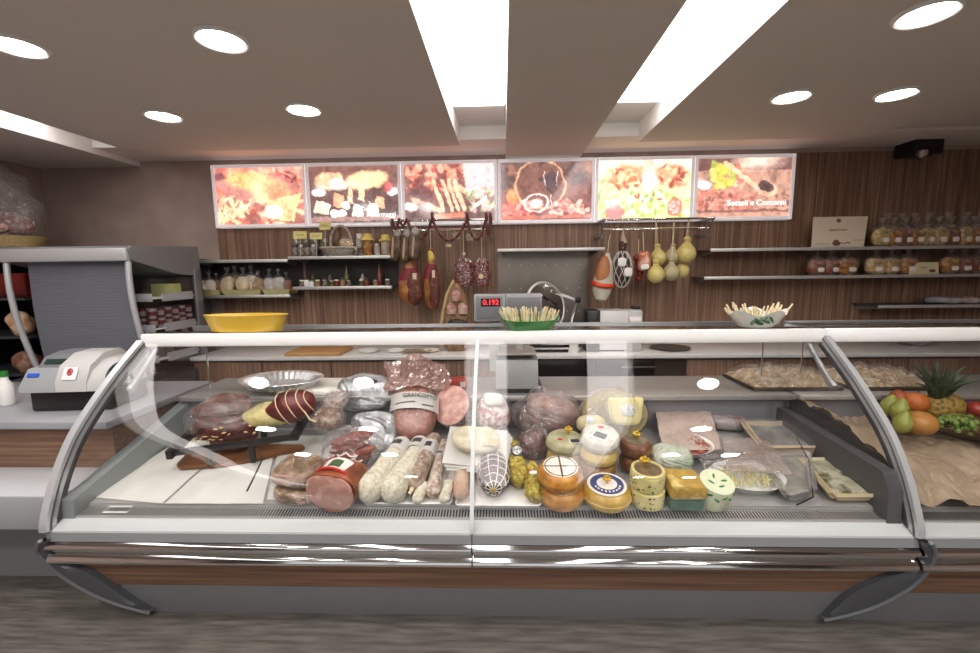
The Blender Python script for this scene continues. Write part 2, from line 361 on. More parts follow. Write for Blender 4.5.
    p.ell(.4, .72, .42, .22, '#d89a68', .3, .3); p.scat(40, .1, .75, .55, .85, .08, ['#c87848', '#e8b080', '#a85838', '#f0d0a0'], .6); p.ell(1.25, .72, .35, .22, '#c87850', -.1, .3); p.scat(30, 1.0, 1.5, .58, .85, .08, ['#a84c34', '#e0a070', '#f0c898'], .6); p.ell(.85, .66, .14, .22, '#fff8f0', 0, .6)
    p.scat(110, 0, 1.56, .05, .48, .08, ['#a8cc60', '#88b048', '#c8dc88', '#e0e8b0', '#d8e0a0'], .6); p.ell(.28, .1, .2, .18, '#d85a50', 0, .25); p.ell(1.3, .2, .14, .17, '#dc6a58', 0, .2); p.scat(20, 1.2, 1.4, .1, .32, .03, ['#f4b0a0'], 1); p.scat(12, .6, 1.1, .3, .45, .06, ['#b05048', '#f4e0d0'], .5); p.ell(.2, .3, .1, .06, '#ffffff', 0, .4); out.append(p.done())
    p = Pic('#8a5a4c', '#5a3026', 6)
    p.poly([(0, 0), (0, .8), (1.56, .8), (1.56, 0)], '#b88c72', .8); p.ell(1.0, .95, .5, .2, '#f0d0b8', 0, .8); p.scat(70, .02, 1.0, .1, .5, .07, ['#a8604c', '#8a4a3c', '#d09078', '#c4705c'], .6)
    p.scat(40, .25, .6, .55, .9, .09, ['#d8c440', '#b8b83c', '#e8dc70', '#98a838'], .7); p.ell(.12, .56, .14, .08, '#fff0e6', 0, .4); p.scat(20, .6, .95, .5, .9, .08, ['#e0a888', '#f0c8a8', '#b86a50'], .5)
    p.line(.45, .92, 1.0, .5, .045, '#e6b894'); p.ell(1.15, .48, .2, .14, '#e0b08c', -.5, .15); p.ell(1.14, .52, .16, .1, '#4a2c24', -.4, .2); p.line(0, .12, 1.56, .1, .03, '#7a4a3a'); p.scat(10, 1.3, 1.56, .1, .4, .06, ['#8a6048', '#6a4434'], .5); out.append(p.done())
    return out
def lightbox(i, arr, label):
    pw, hh, y = .885, .571, 4.1; x0 = -2.70+i*pw; z0 = 2.041
    t = T('backlit_picture', label, 'picture', (x0+pw/2, y+.04, z0), group='backlit food pictures along the back wall'); fr = .03
    b = B()
    box(b, x0+.003, x0+fr, y, y+.09, z0, z0+hh, .004); box(b, x0+pw-fr, x0+pw-.003, y, y+.09, z0, z0+hh, .004); box(b, x0+fr, x0+pw-fr, y, y+.09, z0, z0+fr, .004); box(b, x0+fr, x0+pw-fr, y, y+.09, z0+hh-fr, z0+hh, .004); box(b, x0+fr, x0+pw-fr, y+.05, y+.09, z0+fr, z0+hh-fr)
    fm = M('pearl_frame_glow', '#f4f1f2', rough=.35); fb = fm.node_tree.nodes['Principled BSDF']; fb.inputs['Emission Color'].default_value = lin('#f6eef0'); fb.inputs['Emission Strength'].default_value = .22   # glow added to brighten the frame, which is no lamp
    part('frame', b, fm, t, world=True)
    me = bpy.data.meshes.new('picture'); X0, X1, Z0, Z1 = x0+fr, x0+pw-fr, z0+fr, z0+hh-fr
    us = np.linspace(X0, X1, PW); zs = np.linspace(Z1, Z0, PH); gx, gz = np.meshgrid(us, zs)
    co = np.stack([gx-t.location.x, np.full_like(gx, y+.012-t.location.y), gz-t.location.z], -1).reshape(-1, 3)
    idx = np.arange(PW*PH).reshape(PH, PW); f = np.stack([idx[:-1, :-1], idx[1:, :-1], idx[1:, 1:], idx[:-1, 1:]], -1).reshape(-1, 4)
    me.from_pydata(co.tolist(), [], f.tolist())
    at = me.color_attributes.new('print', 'FLOAT_COLOR', 'POINT'); c4 = np.concatenate([arr.reshape(-1, 3), np.ones((PW*PH, 1))], 1); at.data.foreach_set('color', c4.astype(np.float32).ravel())
    if 'backlit_print' not in MC:
        mm = bpy.data.materials.new('backlit_print'); mm.use_nodes = True; n = mm.node_tree.nodes; l = mm.node_tree.links; bs = n['Principled BSDF']
        a = n.new('ShaderNodeVertexColor'); a.layer_name = 'print'; l.new(a.outputs[0], bs.inputs['Emission Color']); l.new(a.outputs[0], bs.inputs['Base Color']); bs.inputs['Emission Strength'].default_value = 1.35; bs.inputs['Roughness'].default_value = .12; MC['backlit_print'] = mm
    me.materials.append(MC['backlit_print']); o = bpy.data.objects.new('print', me); COL.objects.link(o); o.parent = t
    return t
LB = ['sliced pale cheese and pink ham', 'cheese pieces on a dark ground', 'dried sausages and red meat', 'barrel and wine glass above red meat', 'sandwiches over green salad and tomatoes', 'wooden spoon in a dark bowl beside yellow leaves']
TXT = emit('white_lettering', '#fff6f0', 1.6)
for i, a in enumerate(pics()):
    t = lightbox(i, a, 'backlit framed picture of ' + LB[i])
    if i == 1: text('lettering', 'Formaggi', .062, TXT, t, (.27, -.034, .10), (PI/2, 0, 0))
    if i == 5: text('lettering', 'Sottoli e Contorni', .07, TXT, t, (.12, -.034, .15), (PI/2, 0, 0))
# ------------------------------------------------------------------ wall shelves, rails
def shelf(x0, x1, z, label, y0=3.9, grp='steel wall shelves', nb=2, mat=None, back=0):
    t = T('display_shelf', label, 'shelf', ((x0+x1)/2, 4.18, z), group=grp)
    b = B(); box(b, x0, x1, y0, 4.185, z-.008, z, .002); part('board', b, WOODV if mat is None else mat, t, world=True)
    b = B(); box(b, x0, x1, y0-.012, y0, z-.024, z+.004, .003); part('front_edge', b, STEEL, t, world=True)
    if back: b = B(); box(b, x0, x1, 4.176, 4.186, z, z+back, 0); part('back_or_shade_panel', b, M('painted_shelf_shade', '#2a221e', rough=.6), t, world=True)  # dark sheet added to stand in for the shade behind the goods
    for k in range(nb):
        x = x0 + .05 + (x1-x0-.1)*k/(nb-1); b = B(); prism(b, [(y0+.02, z-.008), (4.185, z-.008), (4.185, z-.055), (4.15, z-.055), (y0+.02, z-.026)], x-.004, x+.004); part('bracket', b, GREYP, t, world=True)
    return t
shelf(-2.86, -1.93, 1.735, 'empty steel-edged wall shelf at upper left, above the garlic bags'); shelf(-1.925, -1.0, 1.757, 'wall shelf holding the wicker basket and gift jars', mat=DGREY)
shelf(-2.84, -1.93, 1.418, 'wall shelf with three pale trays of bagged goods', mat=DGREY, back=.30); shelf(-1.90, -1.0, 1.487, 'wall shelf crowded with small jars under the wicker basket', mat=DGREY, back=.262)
shelf(-.05, .89, 1.80, 'short steel shelf over the steel splashback'); shelf(1.80, 4.65, 1.777, 'long upper right wall shelf holding the cream sign and bags', nb=4); shelf(1.76, 4.65, 1.535, 'long lower right wall shelf with bags and the small cream card', nb=4); shelf(3.27, 4.65, 1.27, 'dark lowest wall shelf at far right', mat=DGREY)
b = B(); box(b, -2.885, -2.865, 3.9, 4.19, 0, 1.76, .003); solo('steel_side_panel', b, GREYM, 'narrow grey upright panel at the left end of the shelves', 'side panel', (-2.875, 4.05, 0), world=True)
def rail(x0, x1, z, label):
    t = T('hanging_rail', label, 'rail', ((x0+x1)/2, 4.18, z), group='chrome hanging rails')
    for y, dz, n in ((3.86, 0, 1), (3.95, -.075, 2)):
        b = B(); tube(b, [(x0, y, z+dz), (x1, y, z+dz)], .011, 10); part('rail', b, CHROME, t, world=True)
    for x in (x0, x1):
        b = B(); box(b, x-.008, x+.008, 3.845, 4.185, z-.012, z+.012, .004); box(b, x-.008, x+.008, 3.94, 4.185, z-.15, z-.12, .004, ); tube(b, [(x, 3.86, z), (x, 3.95, z-.135)], .008, 6)
        part('bracket', b, GREYM, t, world=True)
    return t
rail(-.98, -.10, 2.055, 'chrome double rail with hams and sausage garland at left'); rail(.87, 1.80, 2.035, 'chrome double rail with pear-shaped cheeses at right')
# ------------------------------------------------------------------ back counter
t = T('back_counter', 'long back counter of walnut doors under a white worktop', 'counter', (1.0, 3.9, 0))
b = B(); box(b, -2.7, 4.65, 3.66, 4.18, 0, .87); part('carcass', b, M('carcass', '#3a2c26', rough=.6), t, world=True)
x = -2.7; k = 0
while x < 4.05:
    if not (.12 < x+.3 < 1.25):
        b = B(); box(b, x+.004, x+.60, 3.635, 3.66, .12, .855, .003); d = part('door', b, WOODV, t, world=True)
    x += .605; k += 1
b = B(); box(b, -2.7, 4.65, 3.6, 4.18, .872, .905, .004); part('worktop', b, M('white_worktop', '#e3e2df', rough=.3), t, world=True)
t = T('oven_drawers', 'black drawer fronts with bright bar handles under the back worktop', 'drawers', (.7, 3.62, 0))
for j, (x0, x1) in enumerate(((.13, .78), (.785, 1.27))):
    b = B(); box(b, x0, x1, 3.628, 3.66, .45, .86, .003); d = part('drawer_front', b, M('black_gloss', '#141214', rough=.15), t, world=True)
    for hx0, hx1, hz in (((.2, .36, .70),), ((.98, 1.26, .80), (1.06, 1.24, .69)))[j]:
        b = B(); tube(b, [(hx0, 3.595, hz), (hx1, 3.595, hz)], .011, 8); tube(b, [(hx0+.03, 3.63, hz), (hx0+.03, 3.595, hz)], .006, 6); tube(b, [(hx1-.03, 3.63, hz), (hx1-.03, 3.595, hz)], .006, 6); part('handle', b, CHROME, d, world=True)
# ================================================================== wall chiller at left
t = T('chiller_cabinet', 'tall grey refrigerated wall cabinet with its dark roller blind pulled down', 'refrigerator', (-3.2, 3.5, 0))
b = B(); prism(b, [(3.08, 1.72), (3.06, 1.80), (3.10, 1.825), (3.78, 1.852), (3.78, 1.60), (3.5, 1.62)], -3.64, -2.66); part('canopy', b, GREYP, t, world=True)
b = B(); box(b, -3.64, -2.67, 3.045, 3.085, 1.715, 1.808, .012); part('canopy_front', b, M('silver_paint', '#c3c4c6', rough=.35, metal=.3), t, world=True)
b = B(); box(b, -3.62, -2.7, 3.74, 3.78, .1, 1.7); part('back_or_shade_panel', b, DGREY, t, world=True)
b = B(); box(b, -3.64, -2.66, 2.99, 3.78, 0, .80, .01); box(b, -3.63, -2.68, 3.0, 3.3, .80, .86, .01); part('base', b, DGREY, t, world=True)
def blindf(u, v):
    z = .875 + v*.86; x = -3.50 + u*.77; return Vector((x, 3.17 - .03*v - .02*math.sin(v*PI) + .0007*math.sin(v*230), z))
b = B(); sheet(b, blindf, 6, 150, .006); part('roller_blind', b, M('blind_fabric', '#70727b', '#666871', rough=.6, scale=40, stretch=(.2, 1, 6)), t, world=True)
b = B(); box(b, -3.60, -2.72, 3.14, 3.18, .862, .885, .004); part('blind_bar', b, GREYM, t, world=True)
for x in (-3.60, -2.695):
    b = B(); tube(b, [(x, 3.20-.12*math.sin(k/12*PI*.62), .86+k/12*.87) for k in range(13)], .02, 10); part('curved_post', b, M('silver_paint'), t, world=True)
b = B(); box(b, -2.672, -2.664, 3.16, 3.70, .86, 1.62); part('side_glass', b, GLASS, t, world=True)
b = B(); box(b, -2.68, -2.655, 3.70, 3.78, .8, 1.66, .004); part('rear_post', b, GREYM, t, world=True)
SHZ = (1.44, 1.20, .96)
for z in SHZ:
    b = B(); box(b, -3.6, -2.69, 3.26, 3.73, z-.012, z); s = part('shelf', b, M('white_lacquer'), t, world=True)
    b = B(); box(b, -3.6, -2.69, 3.25, 3.265, z-.03, z+.03, .003); box(b, -2.70, -2.688, 3.36, 3.70, z-.035, z+.03); part('price_rail', b, M('rail_grey', '#b9bcc2', rough=.4), s, world=True)
b = B(); box(b, -.09, .09, -.05, .05, 0, .10, .004)
c0 = tag(mesh_obj('carton', b, M('pale_green_card', '#b9c07a', rough=.6)), 'pale green carton on the top shelf of the wall chiller', 'carton'); c0.location = (-2.80, 3.55, 1.44)
# pots of dessert on the chiller's middle shelf, seen through its glass end
def small_pot(cm, lm, r=.033, h=.07):
    t = T('dessert_pot', '', 'pot', group='small pots in the wall chiller')
    b = B(); lathe(b, [(r*.8, 0), (r, h), (r*1.06, h), (r*1.06, h+.006)], 14); part('cup', b, cm, t)
    b = B(); lathe(b, [(r*.9, h*.3), (r*.96, h*.8)], 14, cap=False); part('label_band', b, lm, t); return t
PA = small_pot(M('dark_red_pot', '#5a1622', rough=.35), M('pot_white', '#948c8a', rough=.5)); PBt = small_pot(M('white_pot', '#9a9694', rough=.4), M('pot_red', '#641a28', rough=.5))
RN = ['front', 'second', 'third', 'fourth', 'fifth', 'sixth', 'seventh', 'eighth', 'ninth', 'tenth', 'eleventh', 'twelfth']
k = 0; first = {0: True, 1: True}
for z in range(2):
    for r_ in range(2):
        for i in range(6):
            src, w = ((PA, 'dark red'), (PBt, 'white and red'))[(i+z+r_) % 2]; kk = (i+z+r_) % 2
            lb = '%s dessert pot, %s in line, %s layer, %s line, middle chiller shelf' % (w, RN[i], ('lower', 'upper')[z], ('glass-side', 'inner')[r_])
            loc = (-2.735-.078*r_, 3.3+.076*i, 1.2+.077*z)
            if first[kk]: src.location = loc; src['label'] = lb; first[kk] = False
            else: dup(src, loc, label=lb)
JB = T('food_jar', 'small jar with a tan lid, front one on the lowest chiller shelf', 'jar', (-2.75, 3.3, .96), group='jars on the lowest chiller shelf')
b = B(); lathe(b, [(.034, 0), (.036, .01), (.036, .07), (.028, .085)], 14); part('body', b, M('dark_jam', '#3a1e18', rough=.2), JB)
b = B(); lathe(b, [(.031, .083), (.031, .104)], 14); part('lid', b, M('tan_lid', '#b0884e', rough=.4), JB)
for i in range(1, 6): dup(JB, (-2.75, 3.3+.078*i, .96), label='small jar with a tan lid, %s from the front on the lowest chiller shelf' % RN[i])
# things on top of the chiller and at its far side
t = T('gift_hamper', 'wicker tray hamper wrapped in clear cellophane on top of the far left shelving', 'hamper', (-4.02, 3.48, 1.842)); t.scale = (.85, .85, .92)
b = B(); lathe(b, [(.24, 0), (.30, .09), (.31, .10), (.28, .10), (.23, .02)], 30, sx=1.05, sy=.8); part('wicker_tray', b, WICKER, t)
b = B(); blob(b, .24, .17, .14, (0, 0, .18), amp=.03, fr=9); part('wrapped_food', b, M('hamper_food', '#8e8a86', '#b9aea8', rough=.5, scale=14, c3='#7c4a46'), t)
b = B(); blob(b, .12, .05, .06, (.08, -.17, .17), rot=(.3, 0, .2)); part('red_label', b, M('label_mix', '#c8c0bc', '#8a3430', rough=.5, scale=22), t)
b = B(); blob(b, .32, .25, .38, (0, 0, .32), amp=.07, fr=7, u=32, v=20, shape=lambda q: Vector((q.x*(1-.35*max(q.z, 0)), q.y*(1-.35*max(q.z, 0)), q.z))); part('cellophane', b, clear('crisp_cellophane', .10, bump=1.0, bscale=18, haze=.03, gr=.08), t)
t = T('side_shelving', 'dark shelving at the left wall holding red packets', 'shelf', (-4.05, 3.5, 0))
for z in (.85, 1.15, 1.45, 1.84): b = B(); box(b, -4.41, -3.70, 3.25, 3.9, z-.02, z); part('shelf', b, DGREY, t, world=True)
b = B(); box(b, -4.41, -3.70, 3.88, 3.9, 0, 1.84); box(b, -4.41, -4.39, 3.25, 3.9, 0, 1.84); part('back_board', b, BLACK, t, world=True)
b = B(); box(b, -.06, .06, -.03, .03, 0, .19, .012)
pk = tag(mesh_obj('red_packet', b, M('red_pack', '#741814', '#4c0e0c', rough=.3, scale=9)), 'red packet on the far left shelf, nearest the chiller post', 'packet', 'red packets on the far left shelf'); pk.location = (-3.80, 3.34, 1.451)
dup(pk, (-3.94, 3.36, 1.451), label='red packet on the far left shelf, second from the chiller post'); dup(pk, (-4.08, 3.34, 1.451), label='red packet on the far left shelf, third from the chiller post')
b = B(); blob(b, .09, .07, .1, (0, 0, .09), amp=.03, fr=14); solo('snack_bag', b, M('snack_pack', '#b07a50', '#d8c0a0', rough=.4, scale=14), 'tan snack bag on the middle shelf at far left', 'bag', (-3.85, 3.34, 1.151))
b = B(); blob(b, .10, .07, .08, (0, 0, .075), amp=.03, fr=14, seed=3); solo('snack_bag', b, M('snack_pack_red', '#6a2a20', '#a8876c', rough=.4, scale=14), 'dark red snack bag on the lowest shelf at far left', 'bag', (-3.85, 3.34, .851))
# ================================================================== cash counter at left
t = T('cash_counter', 'side counter with grey worktop and walnut front at left', 'counter', (-3.2, 2.6, 0))
GW = M('grey_worktop', '#96979b', rough=.35)
b = B(); box(b, XL, -2.07, 2.12, 2.97, .82, .86, .004); part('worktop', b, GW, t, world=True)
b = B(); box(b, XL, -2.09, 2.17, 2.97, .1, .82); part('front_panel', b, WOODH, t, world=True)
b = B(); box(b, XL, -2.10, 1.86, 2.17, .56, .59, .004); part('lower_shelf', b, M('shelf_light_grey', '#b4b5b8', rough=.35), t, world=True)
b = B(); box(b, XL, -2.10, 1.85, 1.862, .43, .592, .002); part('grey_apron', b, M('grey_worktop'), t, world=True)
b = B(); box(b, XL, -2.2, 2.10, 2.165, 0, .5); part('plinth', b, GREYP, t, world=True)
# cash register
t = T('cash_register', 'grey and white cash register with a black base on the side counter', 'cash register', (-2.435, 2.43, .861), (0, 0, R(4))); t.scale = (.83, 1, 1.25)
b = B(); box(b, -.27, .25, -.13, .16, 0, .095, .012); part('base', b, BLACK, t)
b = B(); prism(b, [(-.17, .095), (-.165, .12), (-.10, .19), (.16, .21), (.17, .095)], -.29, -.06); part('keyboard_housing', b, M('register_grey', '#96999b', rough=.45), t)
b = B(); prism(b, [(-.08, .19), (-.03, .235), (.06, .25), (.15, .25), (.155, .19)], -.25, -.05); d = part('display_housing', b, M('display_grey', '#6e7074', rough=.45), t)
b = B(); box(b, -.235, -.095, -.004, .0, -.014, .014, rot=None); q = part('display', b, M('lcd', '#2c3a36', rough=.1), d); q.location = (.015, -.055, .215); q.rotation_euler = (R(-48), 0, 0)
b = B(); prism(b, [(-.165, .095), (-.16, .14), (-.12, .205), (-.02, .25), (.1, .255), (.16, .22), (.165, .095)], -.06, .14); prism(b, [(-.16, .095), (-.155, .13), (-.11, .18), (-.02, .22), (.1, .225), (.16, .19), (.16, .095)], .14, .25)
part('printer_cover', b, M('register_white', '#bcbbb9', rough=.4), t)
b = B(); tube(b, [(.252, -.05+.09*math.cos(a*PI/10), .11+.085*math.sin(a*PI/10)) for a in range(11)], .012, 8); part('black_seam', b, BLACK, t)
b = B(); box(b, -.265, -.195, -.004, .004, -.009, .009); q = part('blue_badge', b, M('blue_badge', '#2a56c0', rough=.4), t); q.location = (0, -.128, .166); q.rotation_euler = (R(-42), 0, 0)
b = B(); box(b, -.045, .045, -.001, .001, -.03, .03); q = part('service_sticker', b, M('sticker_white', '#e6e2e6', rough=.5), t); q.location = (.03, -.146, .175); q.rotation_euler = (R(-33), 0, 0)
b = B(); torus(b, .014, .004, (0, 0, 0), 16, 6, (PI/2, 0, 0)); box(b, -.004, .004, -.003, .003, -.006, .006); q2 = part('red_emblem', b, RED, q); q2.location = (0, -.003, .006)
b = B(); lathe(b, [(.03, 0), (.036, .01), (.036, .12), (.018, .15), (.018, .17)], 16); t = T('white_bottle', 'white bottle with a green cap at the left edge on the side counter', 'bottle', (-2.945, 2.42, .861)); part('body', b, WHITE, t)
b = B(); lathe(b, [(.02, .17), (.02, .205)], 14); part('cap', b, GREENC, t)
# ================================================================== deli case
X0, XJ, X1 = -2.03, -.143, 1.72
GP = [(1.735, .50), (1.742, .545), (1.777, .64), (1.825, .74), (1.905, .862), (2.01, .97), (2.16, 1.10), (2.345, 1.238)]
def spline(P, n=6):
    out = []
    for i in range(len(P)-1):
        p0, p1, p2, p3 = [Vector((*P[min(max(j, 0), len(P)-1)], 0)) for j in (i-1, i, i+1, i+2)]
        for k in range(n):
            s = k/n; q = .5*((2*p1)+(p2-p0)*s+(2*p0-5*p1+4*p2-p3)*s*s+(3*p1-p0-3*p2+p3)*s**3); out.append((q.x, q.y))
    return out + [P[-1]]
GS = spline(GP)
def offs(P, d):
    o = []
    for i, p in enumerate(P):
        a, c = P[max(i-1, 0)], P[min(i+1, len(P)-1)]; tx, ty = c[0]-a[0], c[1]-a[1]; L = math.hypot(tx, ty); o.append((p[0]+ty/L*d, p[1]-tx/L*d))
    return o   # positive d: inward / downward
def band(b, d0, d1, x0, x1): A = offs(GS, d0); Bq = offs(GS, d1); prism(b, A + Bq[::-1], x0, x1)
def case(x0, x1, panes, label, endwalls):
    t = T('deli_display_case', label, 'display case', ((x0+x1)/2, 2.4, 0), group='curved glass deli cases')
    P_ = lambda n, b, m, **k: part(n, b, m, t, world=True, **k)
    b = B(); box(b, x0, x1, 2.02, 3.02, 0, .40); P_('carcass', b, GREYP)
    b = B(); n0 = x0+.0; prism(b, [(1.865, 0), (1.90, 0), (1.85, .178), (1.822, .178)], x0+(.22 if endwalls[0] else 0), x1); P_('plinth', b, M('plinth_grey', '#828286', rough=.35, metal=.3))
    b = B(); prism(b, [(1.818, .178), (1.86, .178), (1.83, .365), (1.765, .365)], x0+(.05 if endwalls[0] else 0), x1); P_('wood_front', b, WOODH)
    for a, c in zip(panes, panes[1:]):
        b = B(); pr = [(1.78, .345), (1.732, .346), (1.717, .355), (1.713, .366), (1.717, .378), (1.728, .390), (1.738, .396), (1.736, .412), (1.722, .416), (1.712, .422), (1.712, .430), (1.720, .444), (1.736, .4535), (1.80, .453)]
        prism(b, pr, a+.003, c-.003); P_('chrome_bumper', b, CHROME)
        b = B(); prism(b, [(1.728, .453), (1.732, .492), (1.80, .492), (1.80, .453)], a+.002, c-.002); P_('grey_trim', b, M('sill_grey', '#8b8e91', rough=.35, metal=.2))
        b = B(); prism(b, [(1.736, .492), (1.736, .500), (1.80, .524), (1.82, .524), (1.82, .492)], a+.002, c-.002); P_('white_sill', b, M('sill_white', '#c6caca', rough=.3))
        b = B(); A = offs(GS, 0); Q = offs(GS, .007); prism(b, A+Q[::-1], a+.004, c-.004); P_('curved_glass', b, GLASS)
    # air grille along the front
    b = B(); prism(b, [(1.802, .522), (1.87, .536), (1.87, .51), (1.802, .5)], x0+.05, x1-.05); g = P_('air_grille', b, BLACK)
    b = B(); x = x0+.06
    while x < x1-.06:
        prism(b, [(1.808, .5235), (1.862, .5345), (1.862, .538), (1.808, .527)], x, x+.0055); x += .0135
    box(b, x0+.05, x1-.05, 1.798, 1.808, .515, .532); box(b, x0+.05, x1-.05, 1.862, 1.872, .52, .548); part('grille_bars', b, STEEL, g, world=True)
    b = B(); prism(b, [(1.868, DK0), (2.58, deckz(2.58)), (2.58, deckz(2.58)-.03), (1.868, DK0-.03)], x0+.05, x1-.05); P_('deck', b, M('deck_grey', '#a9a8a5', '#9d9c99', rough=.4, metal=.3, scale=3))
    b = B(); box(b, x0+.05, x1-.05, 2.58, 2.60, .6, .84); P_('rear_wall', b, M('well_wall', '#85858a', rough=.4, metal=.3))
    b = B(); box(b, x0+.02, x1-.0, 2.54, 3.02, .838, .868, .004); P_('work_ledge', b, STEEL)
    b = B(); box(b, x0+.05, x1-.0, 2.60, 3.0, .4, .838); P_('rear_housing', b, GREYP)
    # top rail and glass shelf
    b = B(); box(b, x0+.0, x1-.004, 2.345, 2.385, 1.215, 1.287, .008); P_('top_rail', b, RAILW)
    b = B(); box(b, x0+.02, x1-.02, 2.385, 2.74, 1.268, 1.28, .002); P_('top_glass_shelf', b, GLASS)
    b = B(); box(b, x0+.02, x1-.0, 2.73, 2.75, 1.262, 1.285, .003); P_('rear_shelf_edge', b, GREYM)
    for x in (x0+.12, x1-.12):
        b = B(); tube(b, [(x, 2.70, .868), (x, 2.70, 1.262)], .004, 8); P_('shelf_support', b, CHROME)
    return t
c1 = case(X0, X1, (X0, XJ, X1), 'long curved-glass deli case in the middle, filled with meats and cheeses', (True, True))
# left module details: arches, end walls, joint, end fins
P_ = lambda n, b, m, **k: part(n, b, m, c1, world=True, **k)
ARCH = M('arch_aluminium', '#c2c4c6', rough=.2, metal=.45)
for x0, x1, nm in ((X0-.012, X0+.022, 'left'), (X1-.022, X1+.006, 'right')):
    b = B(); band(b, -.02, .026, x0, x1); P_('end_arch', b, ARCH)
    b = B(); band(b, .03, .055, x0+.004, x1-.004); P_('arch_gasket', b, DGREY)
    b = B(); band(b, -.003, .005, x0-.002, x1+.002); P_('arch_groove', b, M('groove_dark', '#55575a', rough=.3))
for x in (X0+.03, X1-.032):
    poly = [(p[0], p[1]) for p in offs(GS, .06)][3:] + [(2.70, 1.21), (2.70, .80), (1.83, .60)]
    b = B(); prism(b, poly, x-.004, x+.004); P_('side_glass', b, GLASS)
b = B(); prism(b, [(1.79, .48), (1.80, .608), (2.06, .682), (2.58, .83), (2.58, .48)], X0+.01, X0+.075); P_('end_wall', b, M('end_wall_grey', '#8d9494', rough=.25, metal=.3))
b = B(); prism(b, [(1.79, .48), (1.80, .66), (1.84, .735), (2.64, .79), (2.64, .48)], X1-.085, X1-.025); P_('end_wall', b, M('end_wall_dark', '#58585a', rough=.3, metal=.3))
b = B(); band(b, -.003, .016, XJ-.009, XJ+.009); P_('pane_joint', b, M('joint_white', '#c2c4c4', rough=.25))
for x in (X0+.10, X1-.10):
    b = B(); tube(b, [(x, 2.33, 1.205), (x-.0, 2.14, 1.03)], .013, 8); tube(b, [(x, 2.13, 1.025), (x, 2.155, 1.045)], .02, 8); P_('glass_stay', b, GREYM)
def fin(outer, inner, name):
    # moulded end fin hugging the sloping lower front
    def on(px, py, lift):
        d = ray(px, py); o = Vector((0, 0, EYE)); n = Vector((0, 1, .10/.36)); p0 = Vector((0, 1.745-lift, .36)); return o + d*((p0-o).dot(n)/d.dot(n))
    outer, inner = spline(outer, 4), spline(inner, 4); b = B(); n = len(outer)
    F = [[on(*outer[i], .012), on(*[(outer[i][k]*.5+inner[i][k]*.5) for k in (0, 1)], .017), on(*inner[i], .006)] for i in range(n)]
    g = [[b.verts.new(p) for p in r] for r in F]; gb = [[b.verts.new(p+Vector((0, .05, 0))) for p in r] for r in F]
    for i in range(n-1):
        for j in range(2):
            b.faces.new((g[i][j], g[i+1][j], g[i+1][j+1], g[i][j+1])); b.faces.new((gb[i][j+1], gb[i+1][j+1], gb[i+1][j], gb[i][j]))
        b.faces.new((g[i][0], gb[i][0], gb[i+1][0], g[i+1][0])); b.faces.new((g[i+1][2], gb[i+1][2], gb[i][2], g[i][2]))
    f = P_(name, b, M('fin_grey', '#4c4e52', rough=.4))
    b = B(); tube(b, [on(*p, .014) for p in outer], .009, 8); part('fin_edge', b, M('fin_edge', '#66686c', rough=.4), f, world=True)
fin([(40, 541), (37, 551), (45, 561), (62, 576), (90, 593), (120, 605), (150, 613)], [(46, 541), (46, 551), (60, 563), (88, 573), (112, 589), (130, 601), (150, 612.5)], 'end_fin')
fin([(931, 543), (935, 553), (930, 567), (914, 585), (886, 602), (856, 613), (824, 620)], [(924, 543), (925, 553), (918, 567), (884, 579), (856, 592), (838, 606), (824, 619.5)], 'end_fin')
b = B(); tube(b, [(X0+.19, 1.815, .541), (X0+.30, 1.815, .541), (X0+.30, 1.85, .549), (X0+.19, 1.85, .549)], .004, 6, closed=True); P_('white_probe_frame', b, WHITE)
c2 = case(X1+.001, 3.62, (X1+.008, 3.62), 'neighbouring curved-glass case at right with brown paper inside', (False, False))
# ================================================================== goods in the case
PITCH = math.atan(DKS)
def strip_quad(b, pts, th=.0012):
    lo = [b.verts.new(p) for p in pts]; hi = [b.verts.new(Vector(p)+Vector((0, 0, th))) for p in pts]; n = len(pts)
    for k in range(n): b.faces.new((lo[k], lo[(k+1) % n], hi[(k+1) % n], hi[k]))
    b.faces.new(lo[::-1]); b.faces.new(hi)
# deck liners
for i, (q, w) in enumerate((([(84, 497), (162, 504), (226, 446), (196, 432)], 'far left, under the ham board end'),
                  ([(165, 504), (263, 504), (278, 436), (230, 444)], 'between the ham board and the rolled bacon'),
                  ([(267, 500), (330, 500), (345, 436), (282, 436)], 'under the rolled bacon and its right neighbour'))):
    b = B(); ps = [DECK(px, py, .002) for px, py in q]; c = sum(ps, Vector())/4
    def f(u, v): 
        p = (ps[0]*(1-u)+ps[1]*u)*(1-v) + (ps[3]*(1-u)+ps[2]*u)*v; return p + Vector((0, 0, .0025*(1+noise.noise(p*9))))
    sheet(b, f, 14, 10, .0012); solo('paper_liner', b, PAPERW, 'white paper liner on the case floor, ' + w, 'paper', c, world=True, group='white paper liners')
b = B(); A, Q = DECK(247, 491, .006), DECK(270, 444, .006); tube(b, [A, Q], .004, 6); solo('divider_rod', b, BLACK, 'thin black divider rod lying on the white paper', 'rod', A, world=True)
